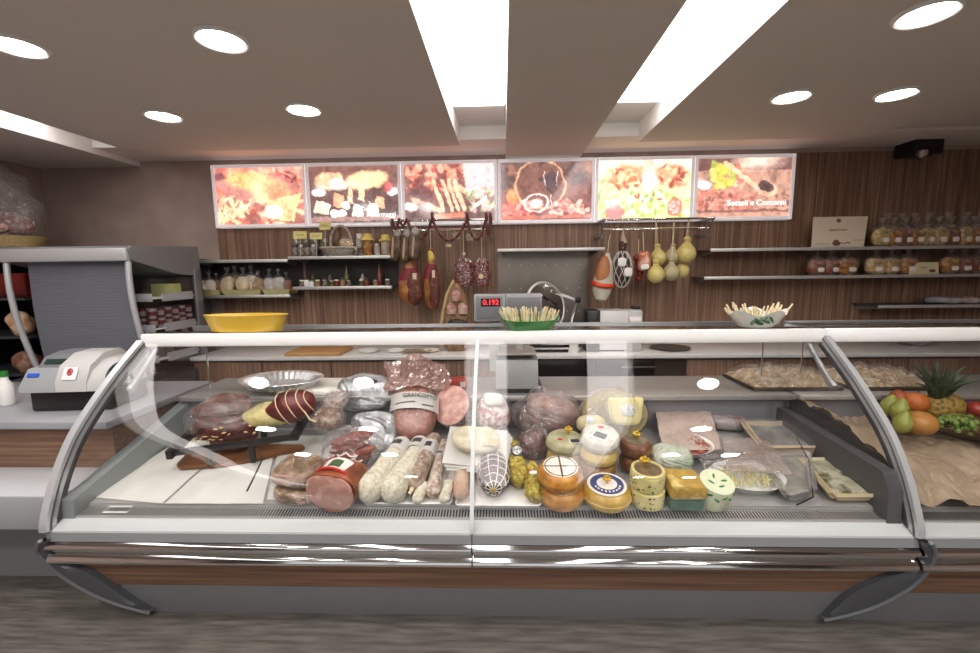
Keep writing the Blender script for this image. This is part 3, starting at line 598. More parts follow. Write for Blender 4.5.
# --- ham on its stand
o = DECK(243, 457); t = T('ham_stand', 'ham holder of black metal on a brown wooden board', 'ham stand', o, (PITCH, 0, R(10)))
b = B()
bp = [(-.30, -.07), (-.27, -.10), (-.05, -.105), (.10, -.075), (.20, -.03), (.31, -.012), (.325, .02), (.30, .05), (.17, .055), (.10, .085), (-.05, .10), (-.22, .09), (-.30, .03)]
prism(b, bp, .004, .03, 'z'); bmesh.ops.bevel(b, geom=b.edges[:], offset=.005, segments=2, affect='EDGES'); part('board', b, BOARDW, t)
b = B(); box(b, -.29, .33, -.115, -.10, .12, .155, .004, rot=(0, -.08, 0)); box(b, -.29, .33, .10, .115, .12, .155, .004, rot=(0, -.08, 0)); box(b, -.31, -.28, -.125, .12, .085, .135, .004); box(b, .30, .335, -.115, .115, .14, .185, .004)
part('cradle', b, BLACK, t)
for x, h in ((-.115, .115), (.095, .14)):
    b = B(); box(b, x-.014, x+.014, -.115, -.095, .025, h+.005, .003); part('upright', b, BLACK, t)
    b = B(); box(b, x-.014, x+.014, .07, .09, .03, h+.005, .003); part('upright', b, BLACK, t)
HAMM = M('cured_ham_flesh', '#2e0e0c', '#64281e', rough=.35, scale=26, c3='#441612', detail=6, coat=.2)
FATM = M('ham_fat', '#d9b98c', '#c69a66', rough=.4, scale=9)
ho = t.matrix_world
def hamT(loc, rot, label, cat, name): return T(name, label, cat, loc, rot)
t = T('raw_ham', 'dark red raw ham under clear film on the black ham holder', 'ham', o+Vector((-.04, .02, .185)), (0, R(-5), R(10)))
b = B(); blob(b, .205, .112, .080, (-.01, 0, 0), amp=.03, fr=9, p=.95, u=32, v=18, shape=lambda q: Vector((q.x, q.y*(1-.25*q.x), q.z*(1-.15*q.x)))); part('flesh', b, HAMM, t)
b = B(); blob(b, .15, .10, .065, (-.06, .02, .085), amp=.035, fr=11, seed=2); part('upper_flesh', b, M('ham_slice_face', '#543a34', '#84645a', rough=.4, scale=22, c3='#664640'), t)
for k in range(26):
    b = B() if k == 0 else b; a = random.uniform(-.2, .13); zz = random.uniform(-.05, .03); blob(b, random.uniform(.005, .014), .006, random.uniform(.003, .006), (a, -.118*math.sqrt(max(.1, 1-((a+.01)/.22)**2))*math.sqrt(max(.1, 1-(zz/.085)**2)), zz), rot=(0, random.uniform(-.4, .6), 0), u=8, v=6)
part('fat_flecks', b, FATM, t)
b = B(); blob(b, .16, .09, .07, (.16, .015, .02), amp=.03, fr=9, seed=5); part('yellow_fat', b, M('yellow_fat', '#b8aa68', '#d4c88e', rough=.45, scale=26, bump=.3), t)
b = B(); blob(b, .215, .125, .10, (-.03, .0, .06), amp=.05, fr=9, seed=8, u=48, v=30); filmpart(b, clear('loose_film', .12, bump=.6, bscale=24, haze=.025, gr=.10), t, 'film_wrap', .006)
b = B(); blob(b, .13, .085, .075, (-.03, .02, -.085), amp=.03, fr=9, seed=6, u=20, v=12); part('lower_flesh', b, M('ham_lower', '#4a1c16', '#74382c', rough=.4, scale=10), t)
p = PY(289, 407, 2.30); t = T('netted_cured_meat', 'dark red cured roll in a crimson casing tied with pale string, beside the raw ham', 'cured meat', p, (0, R(-16), R(8)))
MARO = M('crimson_casing', '#480e12', '#74241c', rough=.35, scale=18, coat=.3, c3='#5a1416')
b = B(); blob(b, .155, .085, .09, p=.9, amp=.012, fr=9, u=30, v=18, shape=lambda q: Vector((q.x, q.y*(1+.25*min(q.x, 0)*1.6), q.z*(1+.45*min(q.x, 0)*1.4)))); part('roll', b, MARO, t)
b = B()
for x in (-.02, .035, .085, .12): torus(b, 1, .0035/.09 if 0 else .0032, (x, 0, 0), 26, 6, (0, PI/2, 0)) if 0 else tube(b, [(x+.01*math.sin(a*2), .087*math.sqrt(max(0, 1-(x/.157)**2))*1.03*math.cos(a), .092*math.sqrt(max(0, 1-(x/.157)**2))*1.03*math.sin(a)) for a in [2*PI*k/26 for k in range(26)]], .003, 6, closed=True)
part('string', b, STRING, t)
b = B(); tube(b, [(.10, -.08, -.03), (.12, -.10, -.08), (.15, -.11, -.10)], .004, 6); part('loose_end', b, STRING, t)
for k, (px, py, w, h, lb, mt, hz) in enumerate(((328, 418, .075, .05, 'brown packet with red print wrapped in film, right of the crimson cured roll', M('print_pack', '#6a5442', '#b8a896', rough=.4, scale=24, c3='#84604a'), .2), (335, 402, .06, .04, 'small packet with red and white print behind the brown packet', M('print_pack_red', '#a09890', '#943a34', rough=.4, scale=30, c3='#c4bcb4'), .1))):
    p = PY(px, py, 2.34+.12*k); t = T('wrapped_packet', lb, 'packet', p, (R(20), 0, R(-12)))
    b = B(); blob(b, w, .07, h, p=.6, amp=.01, fr=12); part('contents', b, mt, t); b = B(); blob(b, w*1.25, .085, h*1.3, p=.8, amp=.02, fr=12, seed=k, u=32, v=20); filmpart(b, FILM, t, 'film', .007)
p = PY(366, 425, 2.36)
# oval foil tray and white cutting board on the rear ledge
q = PY(330, 385, 2.72); t = T('cutting_board', 'white plastic cutting board on the rear ledge behind the foil tray', 'cutting board', (q.x-.07, 2.73, .869), (0, 0, R(-9)))
b = B(); box(b, -.22, .22, -.16, .16, 0, .03, .008); part('board', b, M('board_white', '#f0eee6', rough=.5), t)
b = B(); box(b, -.20, -.195, -.14, .14, .03, .031); box(b, .195, .20, -.14, .14, .03, .031); part('groove', b, M('groove', '#c8c6bc', rough=.6), t)
q = PY(279, 388, 2.62); t = T('foil_tray', 'oval silver foil tray standing on the white cutting board', 'tray', (q.x, 2.66, .905), (R(4), 0, R(3)))
prof = [(.10, 0), (.20, .002), (.235, .045), (.262, .05)]
b = B(); n = 72
rr = []
for (r, z) in prof + [(.258, .054), (.228, .048), (.195, .006), (.05, .004)]:
    ring = []
    for k in range(n):
        a = 2*PI*k/n; fl_ = 1 + (.05 if k % 2 else -.05)*(1 if .19 < r < .24 else .35); ring.append(b.verts.new((r*fl_*math.cos(a), .62*r*fl_*math.sin(a), z)))
    rr.append(ring)
for A, Q in zip(rr, rr[1:]):
    for k in range(n): b.faces.new((A[k], A[(k+1) % n], Q[(k+1) % n], Q[k]))
b.faces.new(rr[0][::-1]); b.faces.new(rr[-1]); part('tray', b, M('aluminium_foil', '#d4d4d4', rough=.3, metal=.8), t, smooth=False)
# --- pancetta slabs
PANC = M('rolled_bacon', '#5c4a2c', '#b09a78', rough=.45, scale=18, c3='#86603e', detail=7, stretch=(1, 1, 2.2))
p = DECK(294, 509); t0 = None
for k, (dx, dz, rz, lb) in enumerate(((.0, 0.0, .12, 'slab of cured bacon in film, lower of two at the front'), (-.01, .085, .2, 'slab of cured bacon in film, upper of two at the front'))):
    t = T('bacon_slab', lb, 'bacon', p+Vector((dx, .088, .046+dz+.012)), (PITCH, 0, -rz)); t['group'] = 'stacked bacon slabs'
    b = B(); blob(b, .10, .088, .041, p=.45, amp=.012, fr=12, seed=k, u=28, v=16); part('slab', b, PANC, t)
    b = B(); blob(b, .085, .012, .026, (0, -.076, .0), p=.5, amp=.008, fr=20, seed=k); part('cut_face', b, M('bacon_cut', '#a8766a', '#d0b49a', rough=.4, scale=14, stretch=(1, 1, 5), c3='#b58c7a'), t)
    b = B(); blob(b, .112, .098, .045, p=.55, amp=.010, fr=14, seed=k+4, u=36, v=22); filmpart(b, FILM, t)
# --- cooked ham with cut face
p = DECK(334, 507); t = T('cooked_ham', 'half cooked ham with a pale pink cut face and orange rind at the front', 'ham', p+Vector((.0, -.018, -.002)), (PITCH, 0, R(-10)))
b = B(); rings = []
for j in range(13):
    y = j/12*.17; s = (1-.10*j/12)*(1 if j < 11 else (.9 if j == 11 else .6)); rings.append([b.verts.new((.122*s*sgnpow(math.cos(a), .85), y + (.012*math.cos(a*2)), .095*s*sgnpow(math.sin(a), .85)+.092)) for a in [2*PI*k/36 for k in range(36)]])
for A, Q in zip(rings, rings[1:]):
    for k in range(36): b.faces.new((A[k], A[(k+1) % 36], Q[(k+1) % 36], Q[k]))
b.faces.new(rings[0]); b.faces.new(rings[-1]); part('rind', b, M('ham_rind', '#6c3620', '#98522f', rough=.35, scale=16, coat=.3), t)
b = B(); blob(b, .117, .012, .090, (0, -.004, .092), p=.85, u=36, v=12); part('cut_face', b, M('ham_cut', '#b08478', '#c49c90', rough=.4, scale=18, c3='#a87a6e'), t)
b = B(); sheet(b, lambda u, v: Vector((.062*math.cos(PI*(.28+.44*(1-u)))*1.65, .03+v*.09, .092+.101*math.sin(PI*(.28+.44*(1-u)))+.0)), 14, 4, .002); lbq = part('label', b, M('ham_label', '#e8dcd4', rough=.4), t)
b = B(); sheet(b, lambda u, v: Vector((.046*math.cos(PI*(.32+.36*(1-u)))*1.65, .05+v*.05, .096+.101*math.sin(PI*(.32+.36*(1-u))))), 12, 3, .002); part('green_panel', b, M('label_green', '#3f5a38', rough=.4), lbq)
b = B(); tube(b, [Vector((.072*math.cos(PI*(.26+.48*(1-u/12)))*1.5, .03, .098+.098*math.sin(PI*(.26+.48*(1-u/12))))) for u in range(13)], .006, 6); part('red_border', b, RED, lbq)
# --- bag of wrapped sausages over the ham
SAL_R = M('red_salami', '#7a2e22', '#a04e36', rough=.4, scale=14)
p = PY(352, 449, 2.17); t = T('sausage_bag', 'crumpled clear bag with red print holding brown sausages, behind the cooked ham', 'bag', p, (R(24), 0, R(-8)))
for k in range(4):
    b = B(); blob(b, .13, .035, .032, (-.01+.02*(k % 2), -.02+.01*k, -.06+.042*k), rot=(0, R(-18), .1), amp=.008, fr=12, seed=k); part('sausage', b, SAL_R, t)
b = B(); blob(b, .175, .09, .12, rot=(0, R(-18), 0), amp=.05, fr=9, seed=3, u=48, v=30); filmpart(b, clear('printed_bag', .16, bump=.6, bscale=26, haze=.03, gr=.08), t, 'film', .007)
for k, (x, z, w) in enumerate(((-.07, .0, .05), (.03, .05, .045), (.08, -.02, .03), (-.01, -.03, .035), (-.03, .03, .03), (.06, .02, .035))):
    b = B(); tube(b, [(x+w*math.cos(a)*(1+.3*math.sin(3*a)), -.10+.01*math.sin(5*a), z+.5*w*math.sin(a)) for a in [2*PI*i/20 for i in range(20)]], .0035, 6, closed=True); part('red_print', b, M('print_red', '#b83a38', rough=.4) if k % 2 == 0 else M('print_white', '#e6dcd8', rough=.4), t)
# --- silver vacuum bags
SILV = M('silver_film', '#b4b6b8', '#96989a', rough=.28, metal=.5, bump=.3, scale=14, bscale=24)
for (px, py, Y, rx, rz_, hh, lb, s) in ((366, 393, 2.62, .115, .07, .10, 'silver vacuum pack with black lettering, upper one leaning at the back', 1), (374, 435, 2.42, .10, .07, .11, 'crumpled silver vacuum pack behind the bag of sausages', 4)):
    p = PY(px, py, Y); t = T('silver_pack', lb, 'packet', p, (R(-28), 0, R(-4)), group='silver vacuum packs')
    b = B(); blob(b, rx*1.5, rz_, hh*1.15, p=.55, amp=.02, fr=9, seed=s, u=44, v=26); b.normal_update(); crinkle(b, .0025, s); part('pack', b, SILV, t, smooth=False)
    if s == 1:
        text('lettering', 'MYTHO', .034, BLACK, t, (.0, -.0765, -.055), (PI/2-R(4), 0, 0)); b = B(); blob(b, .016, .004, .010, (.075, -.07, .06)); part('black_mark', b, BLACK, t)
    else:
        b = B(); blob(b, .02, .006, .010, (.10, -.062, .06)); part('red_mark', b, M('print_red'), t)
# --- large vacuum packed cooked ham with a wide label
a0, a1 = DECK(413, 438, .05), PY(416, 372, 2.66); d = (a1-a0); L = d.length
t = T('packed_ham', 'large vacuum-packed brown ham with a wide white printed label, leaning upright', 'ham', a0, (-math.acos(d.normalized().z), 0, R(4)))
b = B(); blob(b, .125, .085, L*.40, (0, 0, L*.36), p=.8, amp=.015, fr=8, u=36, v=24); part('ham', b, M('packed_ham_flesh', '#8a4a34', '#b0705a', rough=.3, scale=20, c3='#96543e', coat=.4), t)
b = B(); blob(b, .136, .094, L*.43, (0, 0, L*.36), p=.78, amp=.012, fr=10, seed=2, u=44, v=30); filmpart(b, FILM, t, 'film', .003)
b = B(); sheet(b, lambda u, v: Vector((-.19+.38*u+.02*math.sin(v*5), .03*math.sin(u*9)-.07+v*.05, L*.66+v*.26*(1-.4*abs(u-.45)))), 26, 14, .003); filmpart(b, clear('pink_film', .12, tint='#f6e4e0', haze=.26, hazec='#d4b2aa', gr=.12), t, 'bag_flap', .008)
def wrapf(r1, r2, z0, z1, a0_, a1_, sl=0): return lambda u, v: Vector((r1*math.sin(a0_+(a1_-a0_)*u), -r2*math.cos(a0_+(a1_-a0_)*u), z0+(z1-z0)*v+sl*(u-.5)))
b = B(); sheet(b, wrapf(.146, .106, L*.32, L*.56, -1.35, 1.35, -.02), 24, 4, .002); lb = part('label', b, M('label_paper', '#c6c4be', rough=.4), t)
text('lettering', 'GRAN', .034, BLACK, t, (-.012, -.1105, L*.50), (PI/2, 0, R(-2))); text('lettering', 'COTTO', .034, BLACK, t, (.082, -.094, L*.49), (PI/2, 0, R(32)))
for z, x0_, x1_ in ((.40, -.8, .1), (.36, .35, .9)): b = B(); sheet(b, wrapf(.147, .107, L*z, L*z+.008, x0_, x1_), 8, 1, .0012); part('print_line', b, DGREY, lb)
# --- mortadella half
p = PY(451, 405, 2.50); t = T('mortadella_half', 'half mortadella with a round pink cut face in a net, left of the pane joint', 'mortadella', p, (R(-32), 0, R(-16)))
b = B(); lathe(b, [(.02, .24), (.07, .23), (.105, .17), (.115, .08), (.112, 0)], 32, sy=1.08, mat=Euler((-PI/2, 0, 0)).to_matrix().to_4x4()); part('casing', b, M('mortadella_casing', '#8a6a5c', '#a8897a', rough=.4, scale=14), t)
b = B(); lathe(b, [(.1, -.006), (.110, -.003), (.111, .01)], 32, sy=1.08, mat=Euler((-PI/2, 0, 0)).to_matrix().to_4x4()); part('cut_face', b, M('mortadella_face', '#b8847a', '#dcb4a8', rough=.4, scale=24, c3='#c8988c'), t)
b = B()
for k in range(12):
    a = PI+.2+k*.25; tube(b, [(.114*math.cos(a+s*.35), .01+s*.17, .123*math.sin(a+s*.35)) for s in [i/6 for i in range(7)]], .0022, 5); tube(b, [(.114*math.cos(a-s*.35), .01+s*.17, .123*math.sin(a-s*.35)) for s in [i/6 for i in range(7)]], .0022, 5)
part('net', b, M('net_white', '#d8d4cc', rough=.6), t)
# --- salamis
def salami(px0, py0, px1, py1, r, r2, mat, label, h=None, tip=0, net=0, lab=None, kn=False):
    A, Q = DECK(px0, py0, r+.014), DECK(px1, py1, (h if h else r2)+.014); d = Q-A; L = d.length + r
    t = T('salami', label, 'salami', A, (0, 0, 0), group='salamis in the case'); rot = Vector((0, 1, 0)).rotation_difference(d.normalized()); t.rotation_mode = 'QUATERNION'; t.rotation_quaternion = rot
    pr = []
    for k in range(9): a = PI/2*k/8; pr.append((r*math.sin(a) if k else .004, -r*.9*math.cos(a)*(1.0) + 0))
    for k in range(1, 12): u = k/12; pr.append((r+(r2-r)*u, u*(L-r)))
    for k in range(9): a = PI/2*k/8; pr.append((max(.004, r2*math.cos(a)), (L-r)+r2*.9*math.sin(a)))
    b = B(); vs = lathe(b, pr, 26, mat=Euler((-PI/2, 0, 0)).to_matrix().to_4x4())
    for v in vs: v.co += Vector((noise.noise(v.co*13+A*9), 0, noise.noise(v.co*13-A*9)))*.007
    part('casing', b, mat, t)
    if lab:
        l0, l1 = lab; b = B(); rr_ = r+(r2-r)*((l0+l1)/2)+.003
        sheet(b, lambda u, v: Vector((rr_*math.cos(.1+2.9*u), l0*L+(l1-l0)*L*v, rr_*math.sin(.1+2.9*u))), 22, 4, .0015); lq = part('label', b, M('label_paper'), t)
        b = B(); rr2 = rr_+.0015; sheet(b, lambda u, v: Vector((rr2*math.cos(1.2+.9*u), (l0+(l1-l0)*.35)*L+(l1-l0)*L*.4*v, rr2*math.sin(1.2+.9*u))), 8, 2, .0012); part('dark_print', b, DGREY, lq)
    if kn:
        b = B(); tube(b, [(0, -r*.85, 0), (.004, -r*.85-.02, .004), (-.004, -r*.85-.03, -.004)], [.012, .007, .01], 8); part('tied_end', b, STRING, t)
    return t
MOULD = M('white_mould_casing', '#a8a084', '#d6d2c2', rough=.8, scale=60, c3='#c6c0aa', bump=.5, detail=6, lo=.3, hi=.62)
MOULD2 = M('grey_mould_casing', '#6e5444', '#b8aa9a', rough=.8, scale=45, c3='#988272', bump=.5, detail=6, lo=.3, hi=.68)
THINM = M('speckled_casing', '#7c5c4c', '#cfc6b8', rough=.75, scale=50, c3='#ae9c8c', bump=.4, lo=.32, hi=.62)
salami(370, 489, 402, 446, .062, .052, MOULD, 'thick white-moulded salami with a label, leftmost of the row', lab=(.62, .85))
salami(394, 490, 420, 446, .060, .05, MOULD, 'thick white-moulded salami with a label, second from left in the row', lab=(.68, .90))
salami(414, 484, 434, 440, .046, .042, MOULD2, 'brown-grey salami with a net at its front end, third in the row', lab=(.50, .75), kn=True)
salami(433, 490, 443, 443, .036, .022, THINM, 'slim speckled salami narrowing to the back, right of the brown-grey one', lab=(.55, .66))
salami(418, 499, 424, 487, .026, .026, MOULD, 'short pale sausage end under the brown-grey salami'); salami(445, 498, 449, 484, .028, .026, MOULD, 'short pale sausage end beside the slim salami')
salami(462, 492, 462, 466, .038, .034, M('pinkish_sausage', '#b58a74', '#c8b09c', rough=.6, scale=16, bump=.2), 'pinkish sausage in film on the tray left of the netted roast', lab=(.5, .95))
# --- white trays
def tray(px0, px1, py, d, label, h=.022):
    A, Q = DECK(px0, py), DECK(px1, py); w = (Q.x-A.x)/2; c = (A+Q)/2; t = T('white_tray', label, 'tray', c+Vector((0, 0, .001)), (PITCH, 0, 0), group='shallow white trays')
    b = B(); o_ = [(-w, 0), (w, 0), (w, d), (-w, d)]
    rr = []
    for ins, z in ((.012, 0), (0, h), (.004, h+.002), (.016, .004)):
        ring = []
        for cx, cy, a0_ in ((w-.02, .02, -PI/2), (w-.02, d-.02, 0), (-w+.02, d-.02, PI/2), (-w+.02, .02, PI)):
            for k in range(5): a = a0_+PI/2*k/4; ring.append(b.verts.new((cx+(.02-ins)*math.cos(a) if 1 else 0, cy+(.02-ins)*math.sin(a), z)))
        rr.append(ring)
    n = len(rr[0])
    for X, Y_ in zip(rr, rr[1:]):
        for k in range(n): b.faces.new((X[k], X[(k+1) % n], Y_[(k+1) % n], Y_[k]))
    b.faces.new(rr[0][::-1]); b.faces.new(rr[-1]); part('tray', b, WHITE, t); return t
tray(362, 452, 508, .30, 'shallow white tray under the salamis'); tray(455, 542, 510, .28, 'shallow white tray under the netted roast')
# --- red and white bagged thing, paper with lard, netted roast
p = PY(493, 413, 2.42); t = T('patterned_salami', 'round salami in white film with red pattern and a white paper cap', 'salami', p, (R(-20), 0, R(6)))
b = B(); blob(b, .095, .085, .10, p=.85, amp=.012, fr=9, u=30, v=18); part('casing', b, M('red_white_film', '#9c4a4a', '#dccfca', rough=.4, scale=34, c3='#c49c98', lo=.42, hi=.58), t)
b = B(); blob(b, .058, .03, .045, (0, -.055, .07), rot=(-.5, 0, 0), p=.6, amp=.012, fr=16); part('paper_cap', b, PAPERW, t)
b = B(); blob(b, .105, .092, .112, amp=.015, fr=10, seed=4, u=36, v=22); filmpart(b, FILM, t)
p = PY(477, 443, 2.10); t = T('lard_slab', 'slab of pale white lard in film lying on white paper sheets', 'lard', p, (R(30), R(3), R(-4)))
for k in range(3):
    b = B(); sheet(b, lambda u, v: Vector((-.16+.31*u+.012*k, -.115+.23*v-.012*k, -.028-.008*k+.006*noise.noise(Vector((u*4, v*4, k))))), 10, 8, .0015); part('paper_sheet', b, PAPERW, t)
b = B(); blob(b, .125, .075, .036, (.0, .01, .012), p=.75, amp=.018, fr=11, u=30, v=16); part('lard', b, M('lard', '#b4aa8c', '#d2cab2', rough=.4, scale=20, coat=.3, bump=.3), t)
b = B(); sheet(b, lambda u, v: Vector((.03+.075*u, -.045+.05*v, .040+.008*math.sin(u*3))), 4, 3, .001); part('price_sticker', b, M('sticker_beige', '#c4b896', '#a89c7c', rough=.6, scale=50), t)
p = DECK(493, 499, .0); t = T('netted_roast', 'dark roast wrapped in white elastic netting, on the tray right of the joint', 'roast', p+Vector((0, .09, .088)), (R(8), 0, R(2)))
b = B(); blob(b, .077, .135, .078, p=.9, amp=.008, fr=10, u=30, v=18); part('meat', b, M('dark_meat', '#2c1a1a', '#553636', rough=.35, scale=24, coat=.4), t)
b = B()
for k in range(10):
    a = 2*PI*k/10; tube(b, [(.079*math.cos(a)*math.cos(s), .138*math.sin(s), .080*math.sin(a)*math.cos(s)) for s in [-1.45+2.6*i/12 for i in range(13)]], .0024, 5)
for s in (-1.1, -.75, -.42, -.1, .2, .5): tube(b, [(.0795*math.cos(2*PI*i/28)*math.cos(s), .139*math.sin(s)-.01*math.sin(i*.5*PI)*.3, .0805*math.sin(2*PI*i/28)*math.cos(s)) for i in range(28)], .0024, 5, closed=True)
part('netting', b, M('net_white'), t)
b = B(); blob(b, .012, .008, .012, (0, -.136, 0)); part('knot', b, M('knot_gold', '#b8943c', rough=.5), t)
p = PY(458, 382, 2.68); t = T('red_pack', 'red plastic-wrapped block standing on the ledge behind the mortadella', 'packet', (p.x-.02, 2.70, .869), (0, 0, .1))
b = B(); box(b, -.08, .08, -.04, .04, 0, .075, .015); part('block', b, M('soft_red', '#b5443e', rough=.35), t)
b = B(); box(b, .03, .062, -.042, -.039, .02, .055); part('label', b, WHITE, t)
# --- straw-wrapped cheeses
STRAW = M('straw_cheese', '#7a661c', '#c4b45c', rough=.75, scale=55, c3='#a08c34', bump=.8, detail=6)
for (x0, y0, x1, y1, r0, r1, lb, med, hh) in ((519, 476, 512, 446, .052, .044, 'straw-coated pear-shaped cheese with a round medallion, left of the pair', True, .10), (535, 492, 532, 466, .047, .033, 'straw-coated pear-shaped cheese with a red band, right and lower of the pair', False, .07)):
    A, Q = DECK(x0, y0, .058), DECK(x1, y1, hh); d = Q-A; t = T('straw_cheese', lb, 'cheese', A, group='straw-coated cheeses'); t.rotation_mode = 'QUATERNION'; t.rotation_quaternion = Vector((0, 1, 0)).rotation_difference(d.normalized()); L = d.length
    b = B(); vs = lathe(b, [(.004, -r0), (r0*.6, -r0*.8), (r0, -.1*r0), (r0*.98, L*.3), (r1*.85, L*.62), (r1*1.05, L*.85), (r1*.8, L*1.05), (.01, L*1.15)], 24, mat=Euler((-PI/2, 0, 0)).to_matrix().to_4x4())
    bmesh.ops.subdivide_edges(b, edges=b.edges[:], cuts=1, use_grid_fill=True)
    for v in b.verts: v.co += v.co.normalized()*.005*noise.noise(v.co*50+A*10)
    part('body', b, STRAW, t)
    if med:
        b = B(); lathe(b, [(.032, 0), (.032, .004), (.028, .006)], 24, mat=Matrix.Translation((.008, L*.55, r0*1.02)) @ Euler((R(18), 0, 0)).to_matrix().to_4x4()); mq = part('medallion', b, M('medal_dark', '#2c2c34', rough=.4), t)
        b = B(); lathe(b, [(.024, 0), (.024, .0075)], 24, mat=Matrix.Translation((.008, L*.55, r0*1.02)) @ Euler((R(18), 0, 0)).to_matrix().to_4x4()); part('medallion_print', b, M('medal_print', '#e0dcd2', '#7a7c88', rough=.4, scale=90, lo=.45, hi=.55), mq)
    else:
        b = B(); tube(b, [(r1*.95*math.cos(2*PI*i/20), L*.58, r1*.95*math.sin(2*PI*i/20)) for i in range(20)], .006, 6, closed=True); part('red_band', b, M('print_red'), t)
        b = B(); blob(b, .022, .014, .006, (.0, L*.42, r1+.012)); part('white_tag', b, WHITE, t)
# --- cured shoulder in a paper bag
p = PY(547, 418, 2.48); t = T('bagged_ham', 'big brown ham joint in a milky film bag behind the sage-green cheese', 'ham', p, (R(-14), R(8), R(-6)))
b = B(); blob(b, .17, .11, .12, (0, 0, -.01), amp=.02, fr=7, u=32, v=18); part('joint', b, M('speck_joint', '#3e221c', '#7c5044', rough=.4, scale=20), t)
b = B(); blob(b, .16, .10, .06, (.02, -.02, .075), rot=(.25, .15, 0), amp=.02, fr=8, seed=2); part('rind', b, M('pale_rind', '#8c6a64', '#b4968e', rough=.45, scale=18), t)
b = B(); blob(b, .205, .135, .15, (0, 0, .015), amp=.045, fr=8, seed=5, u=48, v=30); filmpart(b, clear('dull_film', .12, bump=.6, bscale=20, haze=.12, gr=.12, hazec='#c8b8b8'), t, 'film_bag', .006)
p = PY(532, 448, 2.30); t = T('wrapped_speck', 'dark red cured joint in film under the bagged ham', 'ham', p, (R(-10), R(20), 0))
b = B(); blob(b, .095, .08, .11, amp=.02, fr=9, seed=1); part('joint', b, M('dark_speck', '#3a1c1a', '#6e4038', rough=.4, scale=22), t)
b = B(); blob(b, .108, .09, .125, amp=.02, fr=10, seed=6, u=36, v=22); filmpart(b, FILM, t, 'film', .006)
# --- cheeses
def marker(parent, z, x=0, y=0, s=1):
    s *= .85
    b = B(); tube(b, [(x, y, z-.004), (x, y, z+.03*s)], .006*s, 8); 
    for k in range(6): a = k*PI/3; blob(b, .012*s, .009*s, .008*s, (x+.014*s*math.cos(a), y+.014*s*math.sin(a), z+.034*s), u=8, v=6)
    blob(b, .010*s, .010*s, .012*s, (x, y, z+.042*s), u=8, v=6); part('gold_marker', b, GOLD, parent)
def wheel(loc, r, h, mat, label, rot=(0, 0, 0), rim=.35, grp='whole cheeses', bulge=.06, amp=.003):
    t = T('whole_cheese', label, 'cheese', loc, rot, group=grp); pr = [(.004, 0)]
    e = h*rim
    for k in range(7): a = -PI/2+PI/2*k/6; pr.append((r-e+e*math.cos(a), e+e*math.sin(a)))
    for k in range(1, 4): pr.append((r*(1+bulge*math.sin(PI*k/4)*.6), e+(h-2*e)*k/4))
    for k in range(7): a = PI/2*k/6; pr.append((r-e+e*math.cos(a), h-e+e*math.sin(a)))
    pr.append((.004, h)); b = B(); vs = lathe(b, pr, 36)
    for v in vs: v.co += v.co.normalized()*amp*noise.noise(v.co*18+Vector(loc)*7)
    part('rind', b, mat, t); return t
def disc(parent, name, r, z, mat, x=0, y=0, h=.002): b = B(); lathe(b, [(r, z), (r, z+h)], 32, (x, y, 0)); return part(name, b, mat, parent)
AMB = M('amber_rind', '#96601e', '#c8923e', rough=.4, scale=16, c3='#b0762a', coat=.2, detail=7)
PALEY = M('pale_yellow_rind', '#a8883c', '#d0b870', rough=.4, scale=15, coat=.2)
LBLW = M('cheese_label_white', '#e4dcd0', rough=.5); LBLB = M('cheese_label_blue', '#33406e', rough=.45); BROWNL = M('brown_ink', '#4a3026', rough=.5)
p = DECK(563, 512)+Vector((0, .072, .012)); 
w1 = wheel(p, .100, .088, AMB, 'amber cheese wheel under the one with a cross-marked label', (PITCH, 0, 0))
w2 = wheel(p+Vector((-.006, -.004, .0915)), .100, .088, AMB, 'amber cheese wheel with a white cross-marked label, stacked on another amber wheel', (PITCH+.05, 0, 0))
for w in (w1, w2):
    q = disc(w, 'label', .078, .0875, LBLW); b = B(); box(b, -.0035, .0035, -.078, .078, .0893, .0905); box(b, -.078, .078, -.003, .003, .0893, .0905); torus(b, .07, .0025, (0, 0, .0895), 32, 6); part('printed_cross', b, BROWNL, q)
w2b = w2
p = DECK(610, 514)+Vector((0, .082, .013)); w = wheel(p, .110, .092, M('golden_rind', '#a8842c', '#c8a650', rough=.35, scale=14, coat=.3), 'golden cheese wheel with a blue and white round label and gold marker, front middle', (PITCH, 0, 0), rim=.45)
q = disc(w, 'label', .088, .0905, LBLW); disc(q, 'blue_band', .074, .0927, LBLB); disc(q, 'label_centre', .045, .0945, LBLW); b = B()
for k in range(9): a = -PI*.12-PI*.76*k/8; box(b, .058*math.cos(a)-.004, .058*math.cos(a)+.004, .058*math.sin(a)-.006, .058*math.sin(a)+.006, .0948, .0956)
part('label_marks', b, LBLW, q); marker(w, .094)
# second row: sage cheese left, yellow wheels with a grey-white cheese on top, brown cheeses, herb cheeses
p = DECK(566, 470)+Vector((0, .05, .013))
wA = wheel(p, .092, .080, PALEY, 'pale yellow cheese wheel, lowest in the stack behind the amber wheels', (PITCH, 0, 0))
wB = wheel(p+Vector((-.002, -.008, .082)), .096, .075, M('sage_rind', '#9a9874', '#bcb896', rough=.45, scale=18, bump=.3), 'greenish wrapped cheese with red emblem and dark tag, on top behind the amber wheels', (PITCH, 0, 0))
b = B(); blob(b, .014, .012, .002, (-.03, -.03, .0755)); part('red_emblem', b, RED, wB)
b = B(); box(b, .015, .07, -.07, -.03, .075, .077, rot=(0, 0, .1)); q = part('card', b, LBLW, wB); b = B(); box(b, .020, .065, -.066, -.034, .0775, .0785, rot=(0, 0, .1)); part('card_picture', b, M('card_dark', '#2f3436', rough=.5), q); marker(wB, .074, .02, .02, 1.1)
p = DECK(601, 484)+Vector((0, .085, .016))
